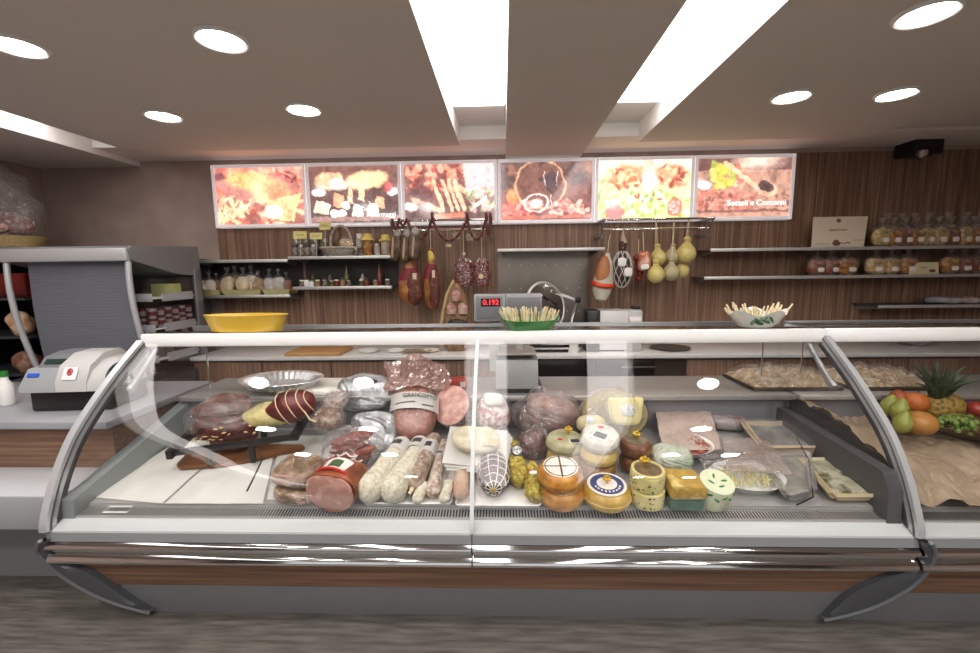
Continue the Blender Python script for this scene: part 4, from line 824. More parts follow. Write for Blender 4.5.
wheel(p, .088, .07, M('brown_rind', '#7a5632', '#93703f', rough=.5, scale=8), 'brown cheese wheel, lowest of the middle stack behind the golden wheel', (PITCH, 0, 0))
wheel(p+Vector((.002, -.004, .072)), .090, .075, PALEY, 'pale yellow cheese wheel in the middle stack under the grey-white one', (PITCH, 0, 0))
wC = wheel(p+Vector((.004, -.014, .150)), .092, .082, M('grey_white_rind', '#a6a498', '#cac8bc', rough=.55, scale=26, bump=.3), 'grey-white cheese with red dot and black picture card, top of the middle stack', (PITCH+.12, 0, 0))
b = B(); blob(b, .016, .012, .002, (.01, .04, .083)); part('red_dot', b, RED, wC)
b = B(); box(b, -.045, .03, -.06, .0, .0825, .0845, rot=(0, 0, -.55)); q = part('card', b, LBLW, wC); b = B(); box(b, -.038, .023, -.053, -.007, .085, .086, rot=(0, 0, -.55)); part('card_picture', b, M('card_dark'), q)
p = DECK(636, 476)+Vector((.01, .06, .013)); BRN = M('spiced_rind', '#7c5030', '#a07850', rough=.55, scale=12, c3='#5e3a24')
wheel(p, .078, .08, BRN, 'brown spiced cheese, lower of two behind the herb cheeses', (PITCH, 0, 0)); w = wheel(p+Vector((0, -.004, .082)), .078, .08, BRN, 'brown spiced cheese with gold marker, upper of two behind the herb cheeses', (PITCH, 0, 0)); marker(w, .079, 0, 0, 1.1); disc(w, 'herb_topping', .055, .079, M('herb_top', '#4a4a38', '#8a7a60', rough=.7, scale=30))
HERB = M('herb_cheese', '#c4b878', '#d4ca90', rough=.5, scale=12, kind='noise', lo=.42, hi=.55, c3='#cabe80')
p = DECK(651, 512)+Vector((.0, .066, .011)); HR = []
for k, (dz, lb) in enumerate(((0, 'cream herb cheese with green flecks, lower of two stacked at the front'), (.083, 'cream herb cheese topped with dried figs and gold marker, upper of two stacked'))):
    w = wheel(p+Vector((-.004*k, -.006*k, dz)), .075, .082, HERB, lb, (PITCH, 0, 0), rim=.12, bulge=.02); b = B()
    for i in range(26):
        a = random.uniform(-PI, 0); z = random.uniform(.01, .072); blob(b, random.uniform(.003, .008), .0025, random.uniform(.002, .005), (.0748*math.cos(a), .0745*math.sin(a), z), rot=(0, random.uniform(-1, 1), a+PI/2), u=8, v=6)
    part('herb_flecks', b, M('dark_herb', '#4a5030', rough=.7), w)
    if k: disc(w, 'topping', .060, .081, M('fig_top', '#4e4a34', '#8a6a4a', rough=.7, scale=26, c3='#6a5638')); torus_b = B(); torus(torus_b, .066, .008, (0, 0, .082), 30, 8); part('rim', torus_b, HERB, w); marker(w, .084, -.01, .02, 1.2)
# big cheese half with a wrapped yellow wedge
p = PY(615, 418, 2.48); t = T('large_cheese', 'large olive-yellow wheel of cheese standing on edge in film at the back', 'cheese', p+Vector((0, .06, 0)), (R(70), 0, R(2)))
b = B(); lathe(b, [(.02, -.055), (.17, -.055), (.20, -.03), (.205, .02), (.19, .055), (.02, .06)], 40, sy=.72); part('rind', b, M('olive_rind', '#94804a', '#ab9860', rough=.4, scale=7), t)
b = B(); blob(b, .225, .165, .09, amp=.02, fr=9, seed=3, u=44, v=26); filmpart(b, FILM, t, 'film', .005)
p = PY(624, 411, 2.36); t = T('cheese_wedge', 'pale yellow cheese wedge in film with a printed label, leaning on the large wheel', 'cheese', p, (R(-18), R(4), R(4)))
b = B(); prism(b, [(-.10, .07), (.105, .08), (.085, -.05), (.06, -.075), (-.06, -.075), (-.085, -.05)], -.035, .05, 'y'); bmesh.ops.bevel(b, geom=b.edges[:], offset=.010, segments=3, affect='EDGES'); part('wedge', b, M('butter_yellow', '#d8cc84', '#e2d89a', rough=.45, scale=6), t)
b = B(); blob(b, .040, .003, .032, (.01, -.040, .005), p=.6); part('label', b, M('label_faint', '#e6e4d8', '#b4b8c0', rough=.5, scale=70, lo=.45, hi=.55), t)
b = B(); blob(b, .12, .06, .095, amp=.012, fr=12, seed=7, u=40, v=24); filmpart(b, FILM, t)
p = PY(591, 424, 2.34); t = T('cream_cheese', 'small cream cheese with a blue round label between the sage cheese and the wedge', 'cheese', p, (R(-20), 0, 0))
b = B(); blob(b, .08, .06, .05, p=.8); part('cheese', b, M('cream_cheese', '#cfc49c', '#bdb084', rough=.5, scale=8), t)
b = B(); blob(b, .024, .01, .02, (-.015, -.055, .02)); part('label', b, M('pale_blue_label', '#9aa4b8', '#d8d8d8', rough=.5, scale=60), t)
# --- right third: paper parcels, packets, dishes, trays
def lumpy(ps, amp, fr, nu=16, nv=12, lift=0):
    def f(u, v):
        p = (Vector(ps[0])*(1-u)+Vector(ps[1])*u)*(1-v) + (Vector(ps[3])*(1-u)+Vector(ps[2])*u)*v; return p + Vector((0, 0, lift+amp*(1+noise.noise(p*fr))))
    return f
q = [DECK(662, 452, .10), DECK(722, 452, .07), DECK(709, 408, .09), DECK(655, 408, .09)]; c = sum(q, Vector())/4
b = B(); sheet(b, lumpy(q, .014, 9), 24, 18, .0015); b.normal_update(); crinkle(b, .003, 2); solo('paper_sheet', b, M('pinkish_paper', '#b8a69c', '#a8968c', rough=.7, scale=9, bump=.5, bscale=24), 'creased pinkish paper sheet covering meats left of the clear-lid tray', 'paper', c, world=True, smooth=False)
p = DECK(693, 456, .05); t = T('meat_dish', 'white dish of diced pink meat in front of the pinkish paper', 'dish', p+Vector((0, .06, 0)), (PITCH+.1, 0, R(-8)))
b = B(); lathe(b, [(.03, 0), (.075, .0), (.118, .048), (.122, .050), (.114, .046), (.07, .012), (.02, .01)], 36, sy=.78); part('dish', b, WHITE, t)
b = B(); lathe(b, [(.004, .05), (.06, .05), (.10, .036), (.09, .02)], 24, sy=.78); 
for k in range(90):
    a = random.uniform(0, 2*PI); r = .095*math.sqrt(random.random()); z = .045+.018*(1-r/.1)
    blob(b, .012, .006, .006, (r*math.cos(a), .78*r*math.sin(a), z), rot=(random.uniform(-1, 1), random.uniform(-1, 1), random.uniform(0, 3)), u=6, v=5)
dm = part('diced_meat', b, M('diced_meat', '#8a3a2a', '#b8705c', rough=.4, scale=30), t); dm['kind'] = 'stuff'
p = DECK(676, 478, .0); t = T('white_packet', 'white and pale green film packet under the dish of diced meat', 'packet', p+Vector((.0, .06, .075)), (R(24), 0, R(-14)))
b = B(); blob(b, .105, .07, .055, p=.7, amp=.012, fr=12, u=34, v=20); b.normal_update(); crinkle(b, .003); part('packet', b, M('white_green_pack', '#b4b8a8', '#7e9478', rough=.3, scale=14, lo=.5, hi=.7), t, smooth=False)
p = DECK(688, 513); t = T('pasta_block', 'square block, yellow crust over dark green base, at the front', 'cheese', p+Vector((0, .078, .012)), (PITCH, 0, R(-3)))
b = B(); box(b, -.075, .075, -.075, .08, .0, .058, .012); part('green_base', b, M('dark_green_layer', '#274a3a', '#3a6048', rough=.35, scale=12), t)
b = B(); box(b, -.078, .078, -.078, .082, .058, .125, .018)
for v in b.verts: v.co += Vector((0, 0, .01*noise.noise(v.co*20)))
part('yellow_crust', b, M('yellow_crust', '#c0a250', '#d8c078', rough=.5, scale=14, c3='#a8843a'), t)
p = DECK(716, 509); t = T('fresh_cheese_tub', 'round white tub with green leaf print under film, right of the square block', 'tub', p+Vector((.0, .062, .006)), (R(22), 0, R(8)))
b = B(); lathe(b, [(.055, 0), (.068, .006), (.075, .11), (.072, .125), (.004, .128)], 30); part('tub', b, M('tub_cream', '#d8dcc0', '#c8d0a8', rough=.4, scale=8), t)
b = B()
for k in range(7): a = -PI*.9+k*.42; blob(b, .014, .005, .006, (.074*math.cos(a), .074*math.sin(a), .085+.018*(k % 2)), rot=(0, .6*(-1)**k, a+PI/2), u=10, v=6)
for k in range(4): blob(b, .015, .005, .003, (.03*math.cos(k*1.6), .03*math.sin(k*1.6), .128), rot=(0, 0, k*1.1), u=10, v=6)
part('leaf_print', b, M('leaf_green', '#3f7c40', rough=.5), t)
p = DECK(752, 497); t = T('oval_dish', 'oval white dish of pale strips under milky film at the front right', 'dish', p+Vector((.02, .10, .010)), (PITCH+.12, 0, R(-8)))
b = B(); lathe(b, [(.06, 0), (.12, .0), (.165, .055), (.17, .058), (.158, .054), (.11, .012), (.04, .010)], 40, sy=.62); part('dish', b, WHITE, t)
b = B()
for k in range(70):
    x = random.uniform(-.12, .12); y = random.uniform(-.06, .06); a = random.gauss(1.4, .25); l_ = .03; z = .048+random.uniform(0, .008)
    if (x/.13)**2+(y/.075)**2 < 1: tube(b, [(x-l_*math.cos(a), y-l_*math.sin(a)*.7, z), (x, y, z+.007), (x+l_*math.cos(a), y+l_*math.sin(a)*.7, z)], .004, 5)
st = part('pale_strips', b, M('pale_strips', '#cfc68c', '#b8ae78', rough=.5, scale=30), t); st['kind'] = 'stuff'
b = B(); sheet(b, lambda u, v: Vector((-.19+.36*u, .015+.13*v, .066+.014*noise.noise(Vector((u*5, v*5, 3))))), 18, 12, .001); part('film_cover', b, FILM, t)
def square_tray(pts, h, label, name, matb, fill=None, lid=True, fillh=.6):
    P4 = [DECK(x, y, .012) for x, y in pts]; c = sum(P4, Vector())/4; t = T(name, label, 'tray', c)
    def ring(s, z): return [c + (p-c)*s + Vector((0, 0, z)) for p in P4]
    b = B(); rs = [ring(.90, 0), ring(1.0, h), ring(1.04, h+.003), ring(1.04, h+.007), ring(.985, h+.005), ring(.88, .005)]
    V = [[b.verts.new(p) for p in r] for r in rs]
    for X, Y_ in zip(V, V[1:]):
        for k in range(4): b.faces.new((X[k], X[(k+1) % 4], Y_[(k+1) % 4], Y_[k]))
    b.faces.new(V[0][::-1]); b.faces.new(V[-1]); bmesh.ops.bevel(b, geom=[e for e in b.edges if abs((e.verts[0].co-e.verts[1].co).normalized().z) > .1], offset=.02, segments=4, affect='EDGES')
    part('tray', b, matb, t, world=True)
    if fill:
        r = ring(.93, h*fillh); b = B(); sheet(b, lumpy(r, .008, 24), 22, 14, .002); part('food', b, fill, t, world=True)
    if lid:
        r = [ring(1.02, h+.008), ring(.97, h+.03)]; b = B(); V = [[b.verts.new(p) for p in q_] for q_ in r]
        for k in range(4): b.faces.new((V[0][k], V[0][(k+1) % 4], V[1][(k+1) % 4], V[1][k]))
        b.faces.new(V[1]); bmesh.ops.bevel(b, geom=b.edges[:], offset=.006, segments=2, affect='EDGES'); part('clear_lid', b, LID, t, world=True)
    return t
square_tray([(762, 457), (822, 457), (796, 431), (742, 431)], .05, 'clear-lid tray with a dark filling and tan rim, middle right of the case', 'lidded_tray', M('tan_tray', '#bfae94', rough=.35), M('grey_filling', '#5c5a58', '#86847e', rough=.3, scale=9))
square_tray([(728, 418), (778, 418), (768, 399), (712, 399)], .045, 'dark open-work tray with clear lid at the back right, by the ledge', 'lidded_tray', M('dark_tray', '#4e4848', '#8a8482', rough=.4, scale=40), M('dark_fill', '#6e6a68', '#8e8a86', rough=.3, scale=10))
square_tray([(832, 503), (884, 503), (832, 465), (800, 465)], .03, 'low cream tray of green vegetables in oil at the right end', 'vegetable_tray', M('cream_tray', '#cdbf9c', rough=.35), M('oily_greens', '#4c4a2c', '#8c8a70', rough=.25, scale=14, c3='#a8a490'), lid=False, fillh=.8)
square_tray([(785, 505), (812, 500), (806, 462), (760, 466)], .045, 'clear plastic box with a black-edged lid between the oval dish and the vegetable tray', 'clear_box', clear('clear_box_plastic', .06, haze=.10, gr=.05), M('box_fill', '#8e8c7e', '#6e6c60', rough=.4, scale=16))
b = B(); tube(b, [DECK(797, 438, .075), DECK(809, 461, .07), DECK(813, 497, .065), DECK(797, 505, .065)], .0035, 6); solo('lid_gasket', b, BLACK, 'thin black gasket line around the lid of the clear plastic box', 'gasket', DECK(805, 480, .07), world=True)
p = DECK(733, 428, .03); t = T('red_film_pack', 'film pack with red stripes behind the clear-lid tray', 'packet', p+Vector((0, .05, .02)), (PITCH, 0, .1)); b = B(); blob(b, .11, .06, .04, p=.6, amp=.015, fr=14); part('pack', b, M('striped_film', '#a49a98', '#7c3034', rough=.35, scale=10, stretch=(1, 3, 1), lo=.5, hi=.7), t); b = B(); blob(b, .12, .07, .046, amp=.02, fr=12); part('film', b, FILM, t)
q = [DECK(728, 474, .075), DECK(792, 476, .085), DECK(768, 442, .09), DECK(722, 440, .10)]; c = sum(q, Vector())/4
b = B(); sheet(b, lumpy(q, .012, 10), 26, 20, .001); b.normal_update(); crinkle(b, .003, 5); solo('film_sheet', b, clear('pinkish_sheet', .10, bump=.4, bscale=20, haze=.22, hazec='#c8b4a8', gr=.12), 'loose translucent pinkish film sheet behind the oval dish of pale strips', 'film', c, world=True, smooth=False)
# --- neighbouring case: crumpled brown paper, focaccia, fruit bowl
def crumple(p, a): 
    n1 = noise.noise(p*6); n2 = abs(noise.noise(p*11+Vector((5, 2, 1)))); n3 = abs(noise.noise(p*23)); n4 = noise.cell_vector(p*7) if 0 else noise.voronoi(p*5+Vector((noise.noise(p*4), noise.noise(p*4+Vector((9, 1, 0))), 0))*.6)[0]; return a*(n1*.7+n2*1.2+n3*.9+(n4[1]-n4[0])*1.1)
def paper(u, v):
    x = 1.735+u*1.75; y = 1.80+v*.82; z = deckz(y)+.035 + .06*(1-v)*0; p = Vector((x, y, 0)); z += .075*abs(noise.noise(p*3.2)) + .05*abs(noise.noise(p*6.5+Vector((3, 1, 0)))) + .022*abs(noise.noise(p*14)) + .008*noise.noise(p*30) + (.13*max(0, 1-u*6))*(1 if v > .25 else v*4)
    return Vector((x, y, z))
b = B(); sheet(b, paper, 150, 80, .001); kp = solo('kraft_paper', b, KRAFT, 'crumpled brown paper lining the neighbouring case at right', 'paper', (2.5, 2.2, .62), world=True, smooth=False)
FOC = M('focaccia_crust', '#9c7c52', '#e4dac4', rough=.5, scale=26, c3='#c8ac84', detail=8)
def focaccia(px0, px1, y, lb):
    A, Q = PZ(px0, y, .885), PZ(px1, y, .885); c = (A+Q)/2; w = (Q.x-A.x)/2
    t = T('focaccia_tray', lb, 'bread', (c.x, 2.80, .869), group='focaccia trays on the ledge'); b = B(); box(b, -w, w, -.18, .20, 0, .022, .006); part('baking_tray', b, M('dark_bake_tray', '#4a4038', rough=.5, metal=.4), t)
    b = B(); sheet(b, lambda u, v: Vector((-w*.97+1.94*w*u, -.17+.36*v, .024+.065*(min(1, 6*u, 6*(1-u), 6*v, 6*(1-v)))*(.75+.55*noise.noise(Vector((u*9*w/.2, v*9, px0)))))), 40, 24, .004); part('focaccia', b, FOC, t)
    b = B(); sheet(b, lambda u, v: Vector((-w*1.0+2.0*w*u, -.185+.39*v, .034+.075*(min(1, 6*u, 6*(1-u), 6*v, 6*(1-v)))*(.85+.5*noise.noise(Vector((u*9*w/.2, v*9, px0)))))), 40, 24); part('film', b, clear('bread_film', .10, bump=1.0, bscale=40, haze=.06, gr=.05), t)
focaccia(752, 843, 388, 'tray of golden focaccia under film on the ledge, left of the arch'); focaccia(852, 940, 388, 'tray of golden focaccia under film on the ledge, right of the arch')
FZ = .76
cb = PZ(985, 428, FZ); bx, by = cb.x+.05, 2.36
t = T('fruit_bowl', 'wide dark wooden bowl of fruit on the brown paper at the right edge', 'bowl', (bx, by, .69))
b = B(); lathe(b, [(.10, 0), (.24, .02), (.43, .085), (.45, .10), (.44, .105), (.41, .09), (.22, .035), (.05, .03)], 44, sy=.55); part('bowl', b, M('dark_bowl_wood', '#4a3424', '#6a4a30', rough=.45, scale=9), t)
def fruit(name, lb, px, py, Y, r, mat, sz=1, rot=(0, 0, 0), shape=None, stem=True, grp=None):
    p = PY(px, py, Y); t = T(name, lb, name, p, rot, group=grp or 'fruit in the wooden bowl'); b = B(); blob(b, r, r, r*sz, shape=shape, u=24, v=16); part('flesh', b, mat, t)
    if stem: b = B(); tube(b, [(0, 0, r*sz*.9), (.004, 0, r*sz*1.0), (.008, 0, r*sz*1.18)], .003, 6); part('stem', b, M('stem', '#4a3a20', rough=.7), t)
    return t
pear = lambda q: Vector((q.x*(1-.42*max(0, q.z)), q.y*(1-.42*max(0, q.z)), q.z))
ORG = M('orange_peel', '#a8541c', '#b86a28', rough=.45, scale=60, bump=.15); PEARM = M('green_pear', '#7e8632', '#989c4a', rough=.4, scale=10); MAND = M('pumpkin_orange', '#9c662a', '#ac7a3a', rough=.45, scale=8)
fruit('orange', 'round orange at the back of the bowl, top left', 899, 398, 2.46, .046, M('tomato_orange', '#98401e', '#a85228', rough=.4, scale=12), grp='oranges in the bowl'); fruit('orange', 'bright orange between the pears and the pineapple', 916, 403, 2.40, .058, ORG, grp='oranges in the bowl'); fruit('orange', 'small orange behind the bright orange', 926, 404, 2.48, .04, ORG, grp='oranges in the bowl'); fruit('melon', 'large golden orange melon at the front of the bowl', 920, 423, 2.22, .072, MAND, .85)
for px, py, Y, lb in ((890, 405, 2.38, 'green pear leftmost in the bowl'), (900, 409, 2.28, 'green pear upright beside the golden melon'), (903, 422, 2.22, 'green pear low at the bowl rim left of the melon')): fruit('pear', lb, px, py, Y, .042, PEARM, 1.45, (.1, .15, 0), pear, grp='pears in the bowl')
fruit('apple', 'red apple at the right edge of the bowl', 977, 409, 2.36, .045, M('red_apple', '#86201a', '#9c3a28', rough=.3, scale=7), .9)
p = PY(941, 406, 2.42); t = T('pineapple', 'pineapple with spiky dark green leaves lying in the fruit bowl', 'pineapple', p, (R(12), R(-8), 0))
b = B(); blob(b, .105, .085, .075, p=.9, amp=.006, fr=40, u=40, v=24); part('body', b, M('pineapple_skin', '#4e4020', '#9a7c34', rough=.6, scale=38, kind='dist', lo=.1, hi=.5, bump=.8), t)
for k in range(34):
    a = k*2.4; l_ = .15+.12*((k*7) % 10)/10; sp_ = .25+.75*(k/34); dx, dy = math.cos(a)*sp_, math.sin(a)*sp_*.8
    b = B(); pts = [Vector((-.03+dx*.02, dy*.02, .05)), Vector((-.03+dx*l_*.4, dy*l_*.4, .05+l_*.5)), Vector((-.03+dx*l_*.8, dy*l_*.8, .06+l_*(1.0-.4*sp_)))]
    tube(b, pts, [.012, .010, .0015], 5); part('leaf', b, M('pineapple_leaf', '#2c3c2c', '#48583e', rough=.5, scale=12), t)
GRP = M('green_grape', '#566e2c', '#70883e', rough=.25, scale=8, coat=.2)
t = T('grape_bunch', 'bunch of green grapes spilling at the front of the fruit bowl', 'grapes', PY(958, 424, 2.22)); b = B(); tube(b, [(-.05, .04, .03), (.0, .02, .045), (.07, 0, .04)], .003, 6); part('stalk', b, M('stalk', '#6a7a34', rough=.6), t)
bs = B(); blob(bs, .0135, .0135, .0145, u=12, v=8); g0 = part('grape', bs, GRP, t); n = 0
for k in range(58):
    x, y, z = random.gauss(0, .045), random.gauss(0, .03), random.uniform(-.03, .035)
    if abs(x) > .10: continue
    if n == 0: g0.location = (x, y, z)
    else: g = g0.copy(); COL.objects.link(g); g.parent = t; g.location = (x, y, z)
    n += 1
# ================================================================== on top of the case
def at_top(px, Y=2.52): q = PY(px, 330, Y); return Vector((q.x, Y, 1.288))
o = at_top(247, 2.455); t = T('oval_baking_dish', 'long yellow oval ceramic dish on the case top at left', 'dish', o, (0, 0, R(-2))); t.scale = (1.13, .9, 1.05)
b = B(); lathe(b, [(.15, 0), (.185, .003), (.215, .085), (.222, .09), (.212, .088), (.175, .012), (.05, .01)], 44, sy=.5); part('dish', b, YEL, t)
o = at_top(529, 2.45); t = T('breadstick_bowl', 'green boat-shaped bowl full of breadsticks on the case top', 'bowl', o, (0, 0, R(12)))
b = B(); rr = []
for s, z in ((.72, 0), (.76, .003), (1.0, .05), (1.02, .053), (.97, .049), (.7, .010)):
    rr.append([b.verts.new((s*.165*sgnpow(math.cos(a), .55), s*.105*sgnpow(math.sin(a), .55), z+(.014*abs(math.cos(a))**2 if s > .9 else 0))) for a in [2*PI*k/40 for k in range(40)]])
for A, Q in zip(rr, rr[1:]):
    for k in range(40): b.faces.new((A[k], A[(k+1) % 40], Q[(k+1) % 40], Q[k]))
b.faces.new(rr[0][::-1]); b.faces.new(rr[-1]); part('bowl', b, GREENC, t)
STK = M('breadstick', '#d2c296', '#e4d8b8', rough=.7, scale=20)
def sticks(o, lab, grp, n, rx, ry, z0, hmin, hmax, rad, spread, ordn):
    for k in range(n):
        x = rx*random.uniform(-1, 1); y = ry*random.uniform(-1, 1); h = random.uniform(hmin, hmax); dx = x*spread+random.uniform(-.015, .015); dy = random.uniform(-.02, .02)
        b = B(); tube(b, [(0, 0, 0), (dx*.5, dy*.5, h*.5), (dx, dy, h)], rad, 6); solo('breadstick', b, STK, lab, 'breadstick', o+Vector((x, y, z0)), group=grp)
sticks(o, 'thin breadstick standing in the green bowl', 'breadsticks in the green bowl', 95, .12, .055, .012, .075, .115, .0034, .35, 0)
o = at_top(755, 2.46); t = T('breadstick_bowl', 'white scalloped bowl with green leaf painting and breadsticks on the case top', 'bowl', o); t.scale = (1, 1, 1.3)
b = B(); rr = []
for r, z in ((.08, 0), (.095, .004), (.152, .062), (.157, .065), (.149, .062), (.085, .014), (.02, .012)):
    rr.append([b.verts.new((r*(1+.06*math.cos(5*a)*(z > .05))*math.cos(a), r*.8*(1+.06*math.cos(5*a)*(z > .05))*math.sin(a), z+.012*math.cos(5*a)*(z > .05))) for a in [2*PI*k/50 for k in range(50)]])
for A, Q in zip(rr, rr[1:]):
    for k in range(50): b.faces.new((A[k], A[(k+1) % 50], Q[(k+1) % 50], Q[k]))
b.faces.new(rr[0][::-1]); b.faces.new(rr[-1]); part('bowl', b, M('glazed_white', '#e4e4de', rough=.2, coat=.4), t)
b = B()
for k, (x, z, a) in enumerate(((-.045, .035, .5), (-.02, .045, -.3), (.0, .03, .2), (-.06, .028, -.5), (.02, .042, .9), (-.03, .022, .1))): blob(b, .022, .004, .009, (x, -(.8*(.095+.92*z))*math.sqrt(1-(x/.13)**2)-.003, z), rot=(R(-40), a, 0), u=10, v=6)
part('painted_leaves', b, M('painted_leaf', '#2e5a34', rough=.3), t)
sticks(o, 'thick breadstick standing in the white leaf-painted bowl', 'breadsticks in the white bowl', 42, .095, .05, .02, .07, .115, .0048, .7, 0)
# ================================================================== scale on the ledge, machines on the back counter
q = PY(520, 380, 2.62); t = T('retail_scale', 'grey shop scale with a red digit display raised behind the case', 'scale', (q.x, 2.74, .869))
b = B(); box(b, -.14, .14, -.14, .14, .0, .03, .006); part('foot', b, BLACK, t)
b = B(); prism(b, [(-.15, .03), (-.15, .10), (-.11, .20), (.15, .22), (.15, .03)], -.15, .11); part('body', b, M('scale_grey', '#a3a4a4', rough=.35, metal=.3), t)
b = B(); box(b, -.14, .10, -.10, .15, .225, .24, .004); part('weighing_plate', b, STEEL, t)
b = B(); box(b, -.19, -.13, .02, .10, .1, .50, .006); box(b, -.02, .03, .05, .1, .22, .44, .004); part('column', b, M('scale_light', '#c9c9c7', rough=.35), t)
hq = PY(489, 311, 2.70); hx = hq.x-q.x
b = B(); box(b, hx-.095, hx+.105, -.03, .06, .43, .60, .008); box(b, hx+.105, hx+.33, -.02, .06, .47, .60, .006); hd = part('display_head', b, M('display_head_grey', '#8f9092', rough=.4, metal=.2), t)
b = B(); box(b, hx-.08, hx+.085, -.036, -.03, .445, .59, .003); pn = part('display_panel', b, M('display_panel', '#6e7073', rough=.3), hd)
b = B(); box(b, hx-.05, hx+.07, -.038, -.035, .525, .575); part('display_window', b, M('dark_window', '#1a0e10', rough=.1), hd)
text('digits', '0.192', .045, emit('red_digits', '#ff2a30', 3.0), hd, (hx+.012, -.0392, .55), (PI/2, 0, 0))
b = B(); box(b, hx+.115, hx+.32, -.024, -.02, .475, .58, .003); part('rear_panel', b, M('dark_grey_panel', '#6a6b6d', rough=.4), hd)
# meat slicer
q = PY(552, 350, 3.85); t = T('meat_slicer', 'polished meat slicer on the back counter behind the green bowl', 'slicer', (q.x, 3.85, .906)); t.scale = (1.05, 1, 1.2)
b = B(); box(b, -.20, .22, -.16, .2, .02, .10, .02); part('base', b, CHROME, t)
b = B(); lathe(b, [(.02, 0), (.165, 0), (.17, .008), (.165, .018), (.12, .022), (.02, .03)], 36, mat=Matrix.Translation((-.06, -.02, .32)) @ Euler((PI/2-.25, 0, .45)).to_matrix().to_4x4()); part('blade', b, CHROME, t)
b = B(); torus(b, .18, .016, (-.06, .0, .32), 36, 8, (PI/2-.25, 0, .45)); part('blade_guard', b, STEEL, t)
b = B(); tube(b, [(.13, -.05, .08), (.16, -.06, .25), (.20, -.08, .37), (.12, -.08, .40), (-.02, -.1, .44)], .014, 8); part('carriage_arm', b, CHROME, t)
b = B(); blob(b, .025, .025, .025, (.2, -.09, .375)); part('black_knob', b, BLACK, t)
b = B(); box(b, .05, .2, -.16, -.02, .10, .125, .006); part('carriage', b, STEEL, t)
for x in (-.16, .18):
    b = B(); lathe(b, [(.02, 0), (.016, .022)], 12, (x, -.12, 0)); part('foot', b, BLACK, t)
q = PY(573, 324, 3.75); b = B(); lathe(b, [(.03, 0), (.045, .0), (.055, .15), (.05, .15), (.04, .01)], 24); solo('white_pot', b, WHITE, 'small white pot on the back counter between the slicer and the black box', 'pot', (q.x, 3.72, .906))
q = PY(592, 319, 3.8); b = B(); box(b, -.055, .055, -.1, .1, 0, .36, .008); t = T('black_box', 'black upright box left of the white machine with red lettering', 'machine', (q.x, 3.82, .906)); part('housing', b, BLACK, t); b = B(); box(b, -.04, .04, -.104, -.1, .2, .27); part('front_slot', b, DGREY, t)
q = PY(612, 321, 3.75); t = T('white_machine', 'white boxy machine with red lettering on the back counter', 'machine', (q.x, 3.85, .906)); b = B(); box(b, -.135, .135, -.12, .12, .015, .355, .014); part('housing', b, M('machine_white', '#d4d4d2', rough=.3), t)
text('lettering', 'Omas', .055, RED, t, (.06, -.1215, .215), (PI/2, 0, 0), shear=.2)
b = B(); box(b, -.11, .11, -.1, .1, 0, .016); part('base', b, BLACK, t)
q = PY(634, 320, 3.75); t = T('label_printer', 'small grey label printer with a black side, right of the white machine', 'printer', (q.x, 3.82, .906)); b = B(); box(b, -.075, .075, -.08, .08, 0, .36, .02); part('housing', b, M('printer_grey', '#bdbcba', rough=.35), t)
b = B(); box(b, -.095, -.075, -.08, .08, .02, .27, .004); box(b, .0, .06, -.04, .04, .36, .385, .004); part('black_side', b, BLACK, t)
b = B(); lathe(b, [(.035, -.05), (.035, .05)], 20, mat=Matrix.Translation((0, -.085, .27)) @ Euler((0, PI/2, 0)).to_matrix().to_4x4()); part('paper_roll', b, M('roll_paper', '#e2dcda', rough=.6), t)
b = B(); box(b, -.03, .03, -.122, -.118, .22, .235); part('red_stripe', b, RED, t)
q = PY(312, 353, 3.62); t = T('wooden_board', 'pale wooden cutting board on the back counter at left', 'cutting board', (q.x, 3.78, .906)); b = B(); box(b, -.24, .24, -.17, .17, 0, .03, .006); part('board', b, BEECH, t); b = B(); lathe(b, [(.012, .0302), (.012, .031)], 12, (.2, .12, 0)); part('hanging_hole', b, BOARDW, t)
for px, lb, r, mt in ((367, 'white plate on the back counter right of the wooden board', .09, WHITE), (395, 'second white plate on the back counter, nearer the brown paper', .08, WHITE), (431, 'cream saucer on the back counter at right of the plates', .07, CREAMP)):
    q = PY(px, 350, 3.75); b = B(); lathe(b, [(r*.6, 0), (r, .018), (r, .022), (r*.6, .006)], 28); solo('plate', b, mt, lb, 'plate', (q.x, 3.78, .906), group='plates on the back counter')
q = PY(417, 350, 3.75); b = B(); sheet(b, lambda u, v: Vector((-.12+.24*u, -.08+.16*v, .004+.006*(1+noise.noise(Vector((u*4, v*4, 1)))))), 10, 8, .0015); solo('brown_napkin', b, KRAFT, 'brown napkin on the back counter between the plates', 'napkin', (q.x, 3.78, .908))
q = PY(675, 348, 3.75); b = B(); lathe(b, [(.12, 0), (.17, .012), (.172, .016), (.12, .005)], 32); solo('dark_tray', b, M('dark_round_tray', '#4a4440', rough=.35), 'dark round tray lying on the back counter right of the drawers', 'tray', (q.x, 3.86, .906))
# gift bag with jars by the left hams
q = PY(456, 320, 3.78); t = T('gift_bag', 'straw gift bag with white-topped jars under the hanging salami bags', 'gift bag', (q.x, 3.86, .906)); t.scale = (1.05, 1, 1.25); b = B(); blob(b, .13, .09, .26, (0, 0, .22), p=.8, amp=.02, fr=10, shape=lambda q: Vector((q.x*(1-.45*max(0, q.z)), q.y*(1-.45*max(0, q.z)), q.z))); part('bag', b, M('straw_bag', '#6a4e38', '#9a7a58', rough=.7, scale=26, bump=.4), t)
for x, z in ((.01, .36), (-.035, .27), (.06, .27)):
    b = B(); lathe(b, [(.04, 0), (.042, .05), (.03, .065), (.03, .075)], 16, (x, -.075, z)); part('jar', b, M('pale_jar', '#cdbdb0', '#a8685c', rough=.4, scale=18), t)
b = B(); blob(b, .09, .03, .035, (.02, -.085, .20), amp=.01, fr=20); part('dark_ribbon', b, M('dark_ribbon', '#2a1c18', rough=.5), t)
